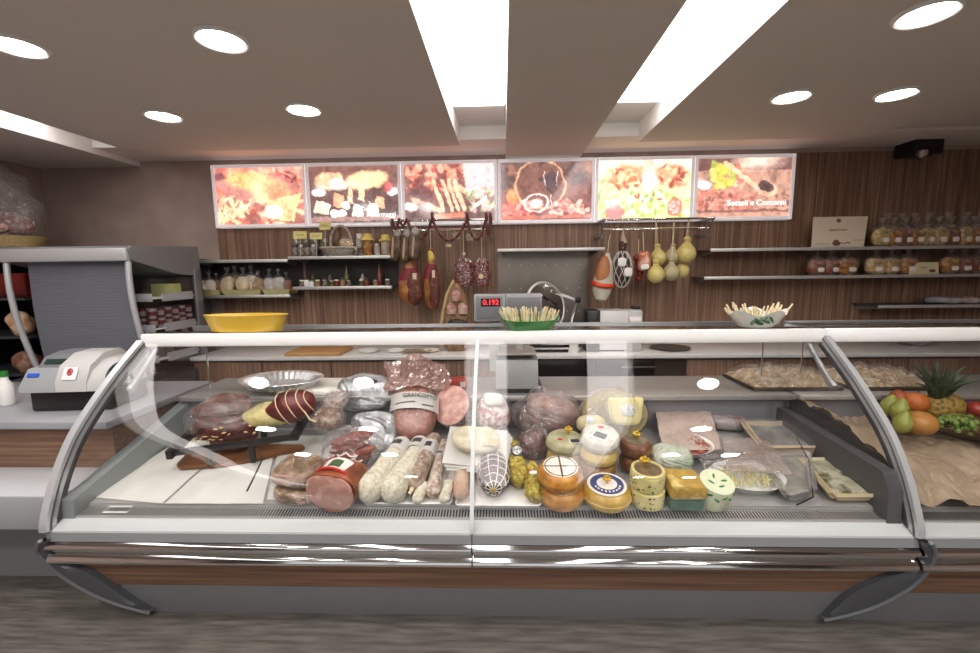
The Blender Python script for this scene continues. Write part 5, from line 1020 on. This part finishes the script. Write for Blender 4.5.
b = B(); tube(b, [(-.13, -.03, .02), (-.13, -.05, .2), (-.08, -.03, .40), (-.02, 0, .50)], .014, 6); part('raffia', b, M('raffia', '#b89e70', rough=.8), t)
# ================================================================== hanging goods, left
def hook(parent, h): b = B(); tube(b, [(0, 0, h), (.0, 0, h+.03), (.008, -.006, h+.045)], .003, 6); part('cord', b, STRING, parent)
HSK = M('ham_skin', '#7c4c26', '#b07a46', rough=.45, scale=14, c3='#98622f', coat=.2); HCUT = M('ham_pepper', '#5e2c20', '#7c4430', rough=.6, scale=30, c3='#4a2018', bump=.3)
def hang_ham(x0, x1, ytop, ybot, lb, rz, yb):
    Y = 3.88; a = PY((x0+x1)/2, ytop, Y); c = PY((x0+x1)/2, ybot, Y); h = a.z-c.z; w = (x1-x0)*mpp(x0, ytop, Y)/2; t = T('hanging_ham', lb, 'ham', c, (0, 0, rz), group='hams hanging at left')
    pr = [(.004, 0), (w*.5, h*.04), (w*.85, h*.14), (w, h*.32), (w*.93, h*.5), (w*.66, h*.66), (w*.36, h*.78), (w*.24, h*.9), (w*.3, h*.97), (.01, h)]
    b = B(); vs = lathe(b, pr, 28, sy=.75)
    for v in vs: v.co += v.co.normalized()*.006*noise.noise(v.co*11+a)
    part('skin', b, HSK, t)
    b = B(); vs = blob(b, w*.72, w*.45, h*.34, (w*.38, -w*.42, h*.34), p=.9, amp=.008, fr=14); part('peppered_side', b, HCUT, t)
    b = B(); lathe(b, [(w*.98, h*.5), (w*.8, h*.62), (w*.52, h*.74), (w*.5, h*.72), (w*.9, h*.48)], 28, sy=.78, cap=False); part('red_wrap', b, M('red_cloth', '#6c1a20', '#8a2830', rough=.6, scale=20), t)
    if yb: b = B(); blob(b, w*.42, w*.35, h*.10, (0, -.01, h*.86), amp=.012, fr=20); part('yellow_wrapper', b, M('yellow_foil', '#c8a840', '#e0c870', rough=.35, scale=20), t)
    b = B(); box(b, w*.3, w*.62, -w*.86, -w*.80, h*.52, h*.64, .003); part('tag', b, M('tag_cream', '#d8c4ac', rough=.6), t)
    b = B(); tube(b, [(0, 0, h*.97), (0, 0, 2.05-c.z)], .003, 6); part('cord', b, STRING, t)
hang_ham(399, 423, 255, 305, 'hanging ham with dark red wrap, left of the two at the left rail', .1, False); hang_ham(424, 441, 248, 309, 'hanging ham with yellow foil neck and red wrap, right one at the left rail', -.1, True)
for k, (px, py, lb) in enumerate(((396, 247, 'leftmost cured pork cheek hanging from the left rail'), (406, 248, 'middle cured pork cheek hanging from the left rail'), (414, 246, 'cured pork cheek hanging just above the left ham'))):
    p = PY(px, py, 3.84-.02*k); t = T('cured_pork_cheek', lb, 'cured meat', p, (0, R(6), R(20*k-20)), group='cured pork cheeses at left' if 0 else 'cured pork cheeks at left rail')
    b = B(); blob(b, .055, .035, .125, p=.85, amp=.012, fr=10, seed=k); part('meat', b, M('cured_cheek', '#40321f', '#6a5640', rough=.5, scale=20), t)
    b = B(); blob(b, .013, .010, .095, (-.012, -.032, -.005), amp=.006, fr=14, seed=k); part('pale_fat', b, M('pale_fat', '#c4a48c', '#b08a70', rough=.45, scale=10), t)
    b = B(); blob(b, .035, .03, .04, (0, 0, .12), amp=.015, fr=20, seed=k); part('paper_knot', b, M('grey_paper_knot', '#a8a09a', rough=.7), t); b = B(); tube(b, [(0, 0, .14), (0, 0, 2.05-p.z)], .003, 6); part('cord', b, STRING, t)
# sausage garland
DKS_ = M('dark_sausage', '#4a1c18', '#6a2e24', rough=.4, scale=20)
gx = [392, 399, 407, 432, 467, 486, 490]; sag = [(218, 230), (218, 226), (219, 240), (219, 241), (219, 240), (219, 238)]
t = T('sausage_garland', 'string of thin dark sausages draped in loops along the left rail', 'sausages', PY(440, 222, 3.80)); n = 0
for i in range(6):
    x0, x1 = gx[i], gx[i+1]; top, low = sag[i]; N = 6 if x1-x0 > 15 else 3
    pt = lambda u: PY(x0+(x1-x0)*u, top+(low-top)*(1-(2*u-1)**2), 3.80+.01*math.sin(i))
    for k in range(N):
        a, c = pt(k/N), pt((k+1)/N); mid = (a+c)/2 + Vector((0, 0, -.002)); b = B(); tube(b, [a, a*.8+c*.2, mid, a*.2+c*.8, c], [.005, .012, .0135, .012, .005], 8); part('sausage', b, DKS_, t, world=True)
for x in gx[3:7]:
    b = B(); a = PY(x, 216, 3.80); tube(b, [a+Vector((0, 0, .03)), a+Vector((.004, 0, -.02)), a+Vector((0, .01, -.06))], [.012, .016, .012], 8); part('sausage', b, DKS_, t, world=True)
# bags of small salami, label card and small pieces
RSB = M('red_snack', '#4a0e12', '#a8786a', rough=.35, scale=45, c3='#701c1e', lo=.3, hi=.75)
for k, (px, py, w, h, lb) in enumerate(((464, 272, .085, .135, 'bag of small red salamis hanging left of its twin behind the display'), (482, 273, .075, .14, 'bag of small red salamis with a round pale label, right of its twin'))):
    p = PY(px, py, 3.9); t = T('salami_bag', lb, 'bag', p, (0, 0, R(8-14*k)), group='bags of small red salamis'); b = B()
    blob(b, w*.88, .032, h*.88, p=.7, amp=.012, fr=30)
    for i in range(70): blob(b, .016, .014, .018, (random.uniform(-1, 1)*w*.85, random.uniform(-.036, -.02), random.uniform(-1, .9)*h*.85), u=8, v=6)
    sm = part('small_salamis', b, RSB, t); sm['kind'] = 'stuff'; b = B(); blob(b, w, .05, h, p=.7, amp=.012, fr=14); part('film', b, FILM, t)
    b = B(); tube(b, [(0, 0, h*.95), (0, 0, 2.05-p.z)], .0025, 5); part('cord', b, STRING, t)
    b = B(); lathe(b, [(.022 if k else .014, 0), (.022 if k else .014, .003)], 18, mat=Matrix.Translation((.0, -.05, -.03 if k else .16)) @ Euler((PI/2, 0, 0)).to_matrix().to_4x4()); part('label', b, M('label_tan', '#c8b48c', rough=.5), t)
for px, py, w, h, lb in ((456, 236, .028, .03, 'small printed card hanging in the middle of the left rail'), (471, 237, .042, .03, 'cream printed card hanging below the garland on the left rail')):
    p = PY(px, py, 3.9); t = T('hanging_card', lb, 'card', p, (0, R(-12) if w < .03 else 0, 0), group='cards on the left rail'); b = B(); box(b, -w, w, -.0015, .0015, -h, h); part('card', b, M('card_cream', '#b8ac94', '#8a7c68', rough=.6, scale=60, stretch=(.3, 1, 2)), t); b = B(); tube(b, [(0, 0, h), (0, 0, 1.99-p.z)], .0015, 5); part('cord', b, STRING, t)
p = PY(448, 246, 3.9); t = T('cheese_ball', 'small pale cheese piece hanging under the left rail between ham and bags', 'cheese', p); b = B(); blob(b, .03, .02, .018, p=.8, amp=.006, fr=20); part('piece', b, M('cream_cheese'), t); b = B(); tube(b, [(0, 0, .015), (0, 0, 1.99-p.z)], .0015, 5); part('cord', b, STRING, t)
# ================================================================== hanging goods, right
t = T('hanging_cheese_ham', 'hanging tan and white joint with a bright orange band, leftmost on the right rail', 'ham', PY(604, 277, 3.88), (0, R(8), 0)); b = B(); lathe(b, [(.004, -.215), (.05, -.2), (.08, -.13), (.088, -.04), (.075, .06), (.05, .14), (.02, .19), (.018, .21)], 26, sy=.8); part('white_casing', b, M('waxy_white', '#c8c4b4', '#b4ae9c', rough=.5, scale=8), t)
b = B(); blob(b, .066, .06, .13, (-.022, -.016, .055), p=.9, amp=.006, fr=10, shape=lambda q: Vector((q.x*(1-.3*max(0, q.z)), q.y, q.z))); part('tan_side', b, M('tan_rind', '#a86a42', '#b87c50', rough=.5, scale=8), t)
b = B(); tube(b, [(-.082*math.cos(PI*u/10)-.004, -.072*math.sin(PI*u/10)-.005, -.06-.018*math.sin(PI*u/10)) for u in range(11)], [.02]*11, 8); part('orange_band', b, M('orange_tape', '#d8401c', rough=.4), t); b = B(); tube(b, [(0, 0, .2), (-.008, 0, .30), (-.006, 0, .37)], .003, 6); part('cord', b, STRING, t)
t = T('netted_coppa', 'dark netted cured neck with white labels, second on the right rail', 'cured meat', PY(622, 268, 3.88)); b = B(); lathe(b, [(.004, -.16), (.04, -.145), (.075, -.09), (.085, -.02), (.07, .06), (.035, .12), (.025, .17), (.035, .2), (.028, .23)], 26, sy=.8); part('meat', b, M('coppa', '#241214', '#502c2c', rough=.5, scale=26), t)
b = B(); PR = [(.08*math.cos(s), -.15+.0 if 0 else .165*math.sin(s)-.01) for s in [-1.4+2.8*i/14 for i in range(15)]]
for k in range(9):
    for sg in (1, -1): tube(b, [(r*1.08*math.cos(2*PI*k/9+sg*i*.16), r*.88*math.sin(2*PI*k/9+sg*i*.16), z) for i, (r, z) in enumerate(PR)], .0025, 5)
part('net', b, M('net_white'), t)
for x, z in ((-.02, .05), (.035, -.035)): b = B(); blob(b, .035, .012, .038, (x, -.072, z), p=.6); part('label', b, WHITE, t)
b = B(); tube(b, [(0, 0, .17), (.01, 0, .23), (0, 0, .28), (0, 0, .33)], [.022, .026, .012, .004], 8); part('pale_neck', b, M('pale_neck', '#b4a48a', rough=.7), t)
t = T('hanging_snack_bag', 'glossy orange-brown packet hanging fourth from left on the right rail', 'packet', PY(644, 261, 3.84), (0, R(-4), R(-5))); b = B(); blob(b, .055, .03, .085, p=.55, amp=.008, fr=14); part('packet', b, M('copper_film', '#a8583a', '#d8b8a0', rough=.2, scale=9, metal=.2, lo=.45, hi=.7), t); b = B(); blob(b, .035, .008, .022, (0, -.028, -.05), p=.6); part('label', b, WHITE, t); b = B(); tube(b, [(0, 0, .08), (0, 0, .25)], .003, 6); part('cord', b, STRING, t)
t = T('hanging_salami_string', 'dark red salami string hanging behind the orange-brown packet', 'salami', PY(638, 266, 3.92)); b = B()
for k in range(5): blob(b, .030, .028, .032, (-.02+.012*(k % 2)+.008*k, 0, .07-.045*k), amp=.006, fr=20, seed=k)
part('links', b, M('deep_red_links', '#641c1a', '#8c3228', rough=.35, scale=22), t); b = B(); tube(b, [(0, 0, .08), (0, 0, .23)], .003, 6); part('cord', b, STRING, t)
CAC = M('pear_cheese_yellow', '#c4b060', '#d4c47c', rough=.4, scale=5, coat=.2); CAC2 = M('pear_cheese_grey', '#a89c78', '#b8ae8c', rough=.5, scale=7)
def caciocavallo(px, py, rw, mt, lb, Y=3.86):
    rw *= 1.12; p = PY(px, py, Y); t = T('pear_shaped_cheese', lb, 'cheese', p, (0, R(random.uniform(-5, 5)), 0), group='pear-shaped cheeses on the right rail')
    b = B(); lathe(b, [(.004, -rw*.95), (rw*.5, -rw*.85), (rw*.9, -rw*.4), (rw, .05*rw), (rw*.85, rw*.55), (rw*.5, rw*.95), (rw*.28, rw*1.2), (rw*.36, rw*1.4), (rw*.4, rw*1.55), (rw*.2, rw*1.75), (.004, rw*1.8)], 28, sy=.95); part('cheese', b, mt, t)
    b = B(); torus(b, rw*.30, .004, (0, 0, rw*1.22), 18, 6); tube(b, [(0, 0, rw*1.7), (0, 0, max(rw*1.9, 2.035-p.z))], .003, 6); part('cord', b, STRING, t)
for a in ((658, 258, .062, CAC, 'yellow pear-shaped hanging cheese, upper left of six', 3.88), (672, 257, .058, CAC2, 'greyish pear-shaped hanging cheese, upper middle of six', 3.90), (686, 254, .075, CAC, 'large yellow pear-shaped hanging cheese, upper right of six', 3.86), (656, 275, .066, CAC, 'yellow pear-shaped hanging cheese, lower left of six', 3.80), (671, 273, .064, CAC2, 'greyish pear-shaped hanging cheese, lower middle of six', 3.82), (682, 271, .056, CAC, 'yellow pear-shaped hanging cheese, lower right of six', 3.90)): caciocavallo(*a)
# ================================================================== left shelf goods
TRY = M('pale_green_tray', '#c8c08c', '#bcb27c', rough=.6, scale=10)
def shelf_tray(px0, px1, z, lb):
    A, Q = PY(px0, 290, 3.96), PY(px1, 290, 3.96); w = (Q.x-A.x)/2; t = T('goods_tray', lb, 'tray', ((A.x+Q.x)/2, 4.03, z+.001), group='pale trays on the lower left shelf'); b = B(); rr = []
    for s, h in ((.86, 0), (1, .045), (1.03, .05), (.97, .05), (.84, .006)): rr.append([b.verts.new((s*w*x, s*.105*y, h)) for x, y in ((-1, -1), (1, -1), (1, 1), (-1, 1))])
    for X, Y_ in zip(rr, rr[1:]):
        for k in range(4): b.faces.new((X[k], X[(k+1) % 4], Y_[(k+1) % 4], Y_[k]))
    b.faces.new(rr[0][::-1]); b.faces.new(rr[-1]); part('tray', b, TRY, t, smooth=False); return t
for a in ((195, 222, 1.418, 'small pale tray of white garlic bags, left on the lower left shelf'), (223, 263, 1.418, 'wide pale tray of nuts and beans, middle of the lower left shelf'), (264, 291, 1.418, 'small pale tray of grey bags, right on the lower left shelf')): shelf_tray(*a)
def goods_bag(px, Y, z, w, h, mt, lb, tuft=True, d=.05, grp=None, lab=None, clip=None, cat='bag', film=None, name='goods_bag'):
    x = PY(px, 285, Y).x; t = T(name, lb, cat, (x, Y, z), (0, 0, R(random.uniform(-12, 12))), group=grp)
    b = B(); blob(b, w*.97, d*.95, h*.44, (0, 0, h*.45), p=.8, amp=.014, fr=18, seed=px); part('contents', b, mt, t)
    hh = h*(1.35 if tuft else 1.1); b = B(); n = 20; rr = []
    for u in [i/10 for i in range(11)]:
        s = (.75+.3*math.sin(min(1, u*2.2)*PI*.5)) if u < .62 else (1.05*(1-(u-.62)/.2) if u < .8 else .12+(u-.8)*1.6) if tuft else 1.03-.15*u
        s = max(s, .10); rr.append([b.verts.new((s*w*math.cos(a)*(1+.10*noise.noise(Vector((a*2, u*5, px)))), s*d*math.sin(a)*(1+.15*noise.noise(Vector((a*2, u*5, px+3)))), u*hh+.004)) for a in [2*PI*k/n for k in range(n)]])
    for A, Q in zip(rr, rr[1:]):
        for k in range(n): b.faces.new((A[k], A[(k+1) % n], Q[(k+1) % n], Q[k]))
    part('film', b, film or clear('shelf_film', .07, bump=.8, bscale=24, haze=.05, gr=.12), t)
    if lab: b = B(); blob(b, w*.32, .005, h*.12, (w*.1, -d*1.02, h*.3), p=.6); part('label', b, lab, t)
    if clip: b = B(); blob(b, w*.24, .010, h*.08, (0, -d*.9, h*.66), p=.8, amp=.01, fr=30); part('bow', b, clip, t)
    return t
GAR = M('garlic_white', '#e4dccc', '#d0c4b0', rough=.6, scale=16); NUT = M('nuts', '#a88658', '#c8ac80', rough=.6, scale=24, c3='#8a6638'); BNS = M('beans_pale', '#d4c4a4', '#c2ac84', rough=.6, scale=26); GRY = M('grey_goods', '#a49c94', '#c8c2ba', rough=.5, scale=18); REDB = M('red_brown_goods', '#7a4028', '#9a5c3c', rough=.5, scale=18)
G1 = 'bags in the trays on the lower left shelf'; zt = 1.427
for px, Y, w, h, mt, lb in ((201, 3.97, .045, .12, GAR, 'white garlic bag, leftmost in the left tray'), (210, 3.99, .045, .12, GAR, 'white garlic bag, second in the left tray'), (217, 4.03, .04, .11, REDB, 'red-brown bag at the right of the left tray'), (228, 3.98, .055, .14, BNS, 'cream bean bag, leftmost in the wide tray'), (236, 4.05, .055, .15, NUT, 'tan nut bag, second in the wide tray'), (244, 3.98, .055, .14, BNS, 'cream bean bag, third in the wide tray'), (252, 4.02, .055, .15, GAR, 'pale bag, fourth in the wide tray'), (259, 3.98, .045, .12, NUT, 'tan nut bag, rightmost in the wide tray'), (270, 3.98, .045, .13, GRY, 'grey bag, left in the right tray'), (279, 3.99, .045, .13, GRY, 'grey bag, middle in the right tray'), (287, 4.03, .04, .11, REDB, 'brown bag, right in the right tray')): goods_bag(px, Y, zt, w*1.3, h*1.28, mt, lb, grp=G1)
# upper shelf with basket and jars
z = 1.758
DJ = M('dark_preserve', '#2e221c', '#5e4a3c', rough=.25, scale=30, c3='#8a8076'); CLOTH = M('yellow_cloth', '#d8bc48', '#e8d488', rough=.7, scale=20)
def gift_jar(px, Y, z, r, h, mt, cap, lb, grp, name='preserve_jar', cloth=False):
    x = PY(px, 270, Y).x; t = T(name, lb, 'jar', (x, Y, z), (0, 0, 0), group=grp); b = B(); lathe(b, [(r*.9, 0), (r, .006), (r, h*.72), (r*.75, h*.82)], 16); part('body', b, mt, t)
    b = B()
    if cloth: lathe(b, [(r*1.45, h*.70), (r*.95, h*.82), (r*.9, h*.98), (.004, h*1.02)], 16)
    else: lathe(b, [(r*.8, h*.80), (r*.8, h), (.004, h+.001)], 16)
    part('lid', b, cap, t); return t
GJ = 'jars on the shelf with the wicker basket'
DKC = M('dark_cap', '#3a3430', rough=.4); SLV = M('silver_cap', '#b8b4ac', rough=.3, metal=.7)
for k, px in enumerate(range(297, 321, 6)): gift_jar(px, 3.96, z, .033, .11, DJ, SLV if k % 2 else DKC, 'small dark jar with %s lid, %s from left at the front of the basket shelf' % ('silver' if k % 2 else 'dark', ['first', 'second', 'third', 'fourth'][k]), GJ)
for k, px in enumerate((299, 308, 317, 326)): gift_jar(px, 4.07, z, .042, .17, DJ, SLV, 'taller dark jar in the back row of the basket shelf, %s from the left' % ['first', 'second', 'third', 'fourth'][k], GJ)
for px, py, w, h, Y, lb in ((300, 235, .06, .035, 3.945, 'wide pale yellow price card, left on the basket shelf'), (316, 236, .055, .03, 3.95, 'second pale yellow price card, left of the basket'), (325, 226, .05, .035, 4.0, 'yellow card standing high behind the basket handle')):
    p = PY(px, py, Y); t = T('price_card', lb, 'card', p, (R(-8), 0, R(3)), group='yellow cards on the basket shelf'); b = B(); box(b, -w, w, -.001, .001, -h, h); part('card', b, M('pale_yellow_card', '#e0d488', rough=.6), t)
    b = B(); box(b, -w*.6, w*.6, -.0016, -.001, -.004, .004); part('print_line', b, M('faint_ink', '#b0a468', rough=.6), t); b = B(); tube(b, [(0, .003, -h), (0, .003, z-p.z)], .003, 5); part('stand', b, STEEL, t)
x = PY(341, 250, 3.99).x; t = T('wicker_basket', 'pale wicker gift basket with a tall arched handle on the shelf', 'basket', (x, 4.0, z)); t.scale = (1.1, 1, 1.15); b = B(); lathe(b, [(.11, 0), (.12, .004), (.17, .062), (.175, .068), (.165, .066), (.11, .01)], 36, sy=.55); WK = M('white_wicker', '#bdb4a4', '#98907f', rough=.7, scale=60, bump=.4); part('basket', b, WK, t)
b = B(); tube(b, [(-.09*math.cos(PI*k/14)*1.0, .0, .05+.19*math.sin(PI*k/14)**.7) for k in range(15)], .010, 8); part('handle', b, WK, t); b = B(); torus(b, .172, .010, (0, 0, .068), 40, 8, sy=.55); part('rim', b, WK, t)
t2 = T('cookie_packet', 'tan cookie packet sitting in the wicker basket', 'packet', (x+.05, 4.0, z+.08), (0, 0, .2)); b = B(); blob(b, .06, .03, .05, (0, 0, .03), p=.7, amp=.008, fr=20); part('packet', b, M('cookies', '#b89870', '#d8bc94', rough=.5, scale=22), t2); b = B(); blob(b, .07, .035, .06, (0, 0, .035), p=.8, amp=.012, fr=14); part('film', b, FILM, t2)
for px, h, mt, cap, lb in ((369, .20, M('pasta_mix', '#b8863c', '#dca850', rough=.4, scale=24, c3='#7c4a28'), CLOTH, 'jar under a yellow cloth cap, right of the wicker basket'), (387, .19, M('pale_mix', '#a89078', '#c8b8a0', rough=.4, scale=24), CLOTH, 'jar under a yellow cloth cap at the right end of the basket shelf')): gift_jar(px, 3.98, z, .045, h, mt, cap, lb, GJ, cloth=True)
gift_jar(361, 4.03, z, .032, .205, GRY, WHITE, 'pale jar with a white tilted cap behind the basket', GJ); gift_jar(378, 3.95, z, .026, .11, GRY, SLV, 'small pale jar between the two cloth-capped jars', GJ); gift_jar(357, 3.95, z, .024, .075, DJ, SLV, 'tiny dark jar just right of the basket rim', GJ)
# lower middle shelf with small jars
z = 1.488; GK = 'small jars on the shelf under the basket'; ON = ['first', 'second', 'third', 'fourth', 'fifth', 'sixth', 'seventh', 'eighth', 'ninth', 'tenth', 'eleventh', 'twelfth', 'thirteenth']
MX = [(M('green_preserve', '#3c4424', '#6a6c3c', rough=.25, scale=26), 'green'), (DJ, 'dark brown'), (M('tan_preserve', '#7a5a3c', '#a8865c', rough=.3, scale=24), 'tan'), (M('red_preserve', '#5a201c', '#84382c', rough=.25, scale=24), 'dark red')]
for k, px in enumerate((301, 306, 311, 317, 324, 331, 336, 342, 348, 361, 366, 375, 387)):
    mt, cn = MX[(k*3+1) % 4] if k not in (1, 2) else (WHITE, 'white'); gift_jar(px, 3.955, z, .024, (.062, .078, .055)[k % 3], mt, (CREAMP, DKC, SLV)[k % 3], 'small %s jar, %s from the left in the front row under the basket' % (cn, ON[k]), GK)
for k, (px, h, mt, lb) in enumerate(((346, .19, MX[0][0], 'slim green bottle in the middle of the shelf under the basket'), (362, .12, GRY, 'grey jar in the back row of the shelf under the basket'), (379, .20, MX[3][0], 'tall dark red bottle right on the shelf under the basket'), (329, .11, MX[1][0], 'dark jar in the back row, left of the slim green bottle'), (312, .11, MX[0][0], 'green jar at the back left of the shelf under the basket'))):
    x = PY(px, 270, 4.05).x; t = T('preserve_bottle', lb, 'bottle', (x, 4.06, z), group='bottles on the shelf under the basket'); b = B(); lathe(b, [(.024, 0), (.026, h*.55), (.011, h*.72), (.011, h*.92)], 14); part('body', b, mt, t); b = B(); lathe(b, [(.013, h*.9), (.013, h), (.003, h+.001)], 12); part('cap', b, DKC, t)
# ================================================================== right shelf goods
z = 1.778; q0, q1 = PY(811, 246, 3.93), PY(866, 246, 3.93)
p = PY(841, 231, 3.93); t = T('cream_sign', 'cream sign board with a small crest and brown drawing on the upper right shelf', 'sign', (p.x, 3.94, z), (R(-10), 0, 0)); W_, H_ = (q1.x-q0.x)/2, .27
b = B(); prism(b, [(-W_, 0), (W_*.9, 0), (W_*1.12, H_), (-W_*.88, H_)], -.002, .002, 'y'); part('board', b, M('cream_card', '#d8c8b4', '#d0bea8', rough=.6, scale=3), t)
INK = M('sepia_ink', '#6a4a3a', rough=.6)
text('lettering', 'pasta fresca', .032, M('rust_ink', '#9a5c48', rough=.6), t, (0, -.003, .155), (PI/2, 0, 0))
b = B(); blob(b, .016, .001, .014, (0.01, -.0025, .235)); torus(b, .02, .0015, (.01, -.0025, .235), 16, 5, (PI/2, 0, 0)); part('crest', b, INK, t)
b = B(); blob(b, .035, .001, .022, (-.02, -.0025, .035)); tube(b, [(.01, -.0025, .04), (.05, -.0025, .032), (.08, -.0025, .045), (.095, -.0025, .032)], .004, 5); box(b, -.04, .0, -.003, -.002, .055, .065); box(b, -.2, -.08, -.003, -.002, .03, .033); box(b, .11, .22, -.003, -.002, .06, .063); part('drawing', b, INK, t)
COOK = [(M('amber_biscuits', '#6e4418', '#c08c48', rough=.5, scale=30, c3='#946024'), 'amber'), (M('red_brown_biscuits', '#542414', '#945034', rough=.5, scale=30), 'red-brown'), (M('pale_biscuits', '#8c6a40', '#d4bc90', rough=.5, scale=30, c3='#b4945e'), 'pale'), (M('yellow_pasta', '#94742c', '#d0b468', rough=.5, scale=30), 'yellow')]
BOWS = [(M('green_bow', '#6a7c3c', rough=.5), 'a green bow'), (M('orange_bow', '#94663c', rough=.5), 'an orange bow'), (M('yellow_bow', '#a8985a', rough=.5), 'a yellow bow')]
LBW = M('bag_label', '#ddd4cc', rough=.5)
DFILM = clear('right_shelf_film', .07, bump=.9, bscale=24, haze=.05, gr=.15)
def rbag(px, Y, z, w, h, ci, bi, lb, grp): goods_bag(px, Y, z, w*1.45, h*1.22, COOK[ci][0], lb, tuft=True, grp=grp, lab=LBW, clip=BOWS[bi][0], film=DFILM, name='biscuit_bag', cat='biscuits')
for k, (px, ci, bi) in enumerate(((876, 3, 0), (888, 0, 1), (899, 1, 1), (910, 0, 2), (920, 2, 2), (932, 2, 0), (944, 1, 1), (956, 2, 2), (967, 0, 1), (979, 2, 2))):
    rbag(px, 3.97, 1.779, .055, .15, ci, bi, '%s biscuit bag with %s, %s from left, front row of upper right shelf' % (COOK[ci][1], BOWS[bi][1], ON[k]), 'biscuit bags on the upper right shelf')
for k, (px, ci) in enumerate(((882, 0), (895, 1), (907, 1), (922, 3), (940, 2), (958, 0), (972, 2))):
    goods_bag(px, 4.09, 1.779, .10, .22, COOK[ci][0], '%s biscuit bag, %s from left in the back row of the upper right shelf' % (COOK[ci][1], ON[k]), tuft=True, grp='biscuit bags in the back row', film=DFILM, name='biscuit_bag', cat='biscuits')
zl = 1.536
for k, (px, ci, bi) in enumerate(((815, 1, 1), (829, 1, 1), (845, 0, 1), (873, 2, 1), (888, 2, 1), (905, 0, 1), (947, 0, 2), (960, 1, 1), (974, 1, 2))):
    rbag(px, 3.98, zl, .058 if px != 845 else .075, .135, ci, bi, '%s biscuit bag, %s from the left on the lower right shelf' % (COOK[ci][1], ON[k]), 'biscuit bags on the lower right shelf')
p = PY(925, 268, 3.92); t = T('cream_card', 'small cream card with dark drawing on the lower right shelf', 'card', (p.x, 3.925, zl), (R(-8), 0, 0)); b = B(); box(b, -.125, .125, -.002, .002, 0, .105); part('card', b, M('cream_card2', '#cdbf98', rough=.6), t)
b = B(); blob(b, .03, .001, .014, (.07, -.003, .03)); blob(b, .008, .001, .012, (-.09, -.003, .05)); box(b, -.03, .03, -.0035, -.002, .06, .064); box(b, -.02, .02, -.0035, -.002, .045, .048); part('drawing', b, INK, t)
for k, (px, w, mt, lb) in enumerate(((944, .13, M('pale_bag', '#8a8486', '#b4aeb0', rough=.4, scale=9), 'pale flat bag on the dark lowest shelf at far right'), (963, .10, M('red_pale_bag', '#8a5456', '#b8b0b0', rough=.4, scale=8), 'reddish flat bag on the dark lowest shelf, right of the pale one'))):
    x = PY(px, 298, 4.0).x; b = B(); blob(b, w, .09, .035, (0, 0, .034), p=.7, amp=.012, fr=12, seed=k); solo('flat_bag', b, mt, lb, 'bag', (x, 4.0, 1.271), group='flat bags on the dark shelf')
x = PY(905, 320, 4.0).x; b = B(); blob(b, .15, .09, .09, (0, 0, .09), amp=.03, fr=14); solo('crumpled_bag', b, M('grey_crumpled', '#6e6668', '#968e90', rough=.4, scale=14), 'crumpled grey bag on the back counter at far right', 'bag', (x+.05, 3.95, .906))
# ================================================================== render settings
w = bpy.data.worlds.new('World'); S.world = w; w.use_nodes = True; w.node_tree.nodes['Background'].inputs[0].default_value = (.03, .03, .03, 1); w.node_tree.nodes['Background'].inputs[1].default_value = 1
S.view_settings.view_transform = 'Standard'; S.view_settings.look = 'None'; S.view_settings.gamma = 1; S.view_settings.use_curve_mapping = False
S.view_settings.exposure = 0.35
try:
    S.cycles.use_denoising = True; S.cycles.denoiser = 'OPENIMAGEDENOISE'; S.cycles.transparent_max_bounces = 32; S.cycles.max_bounces = 10; S.cycles.diffuse_bounces = 5; S.cycles.glossy_bounces = 5; S.cycles.sample_clamp_indirect = 6; S.cycles.caustics_reflective = False; S.cycles.caustics_refractive = False
except Exception as e: print(e)
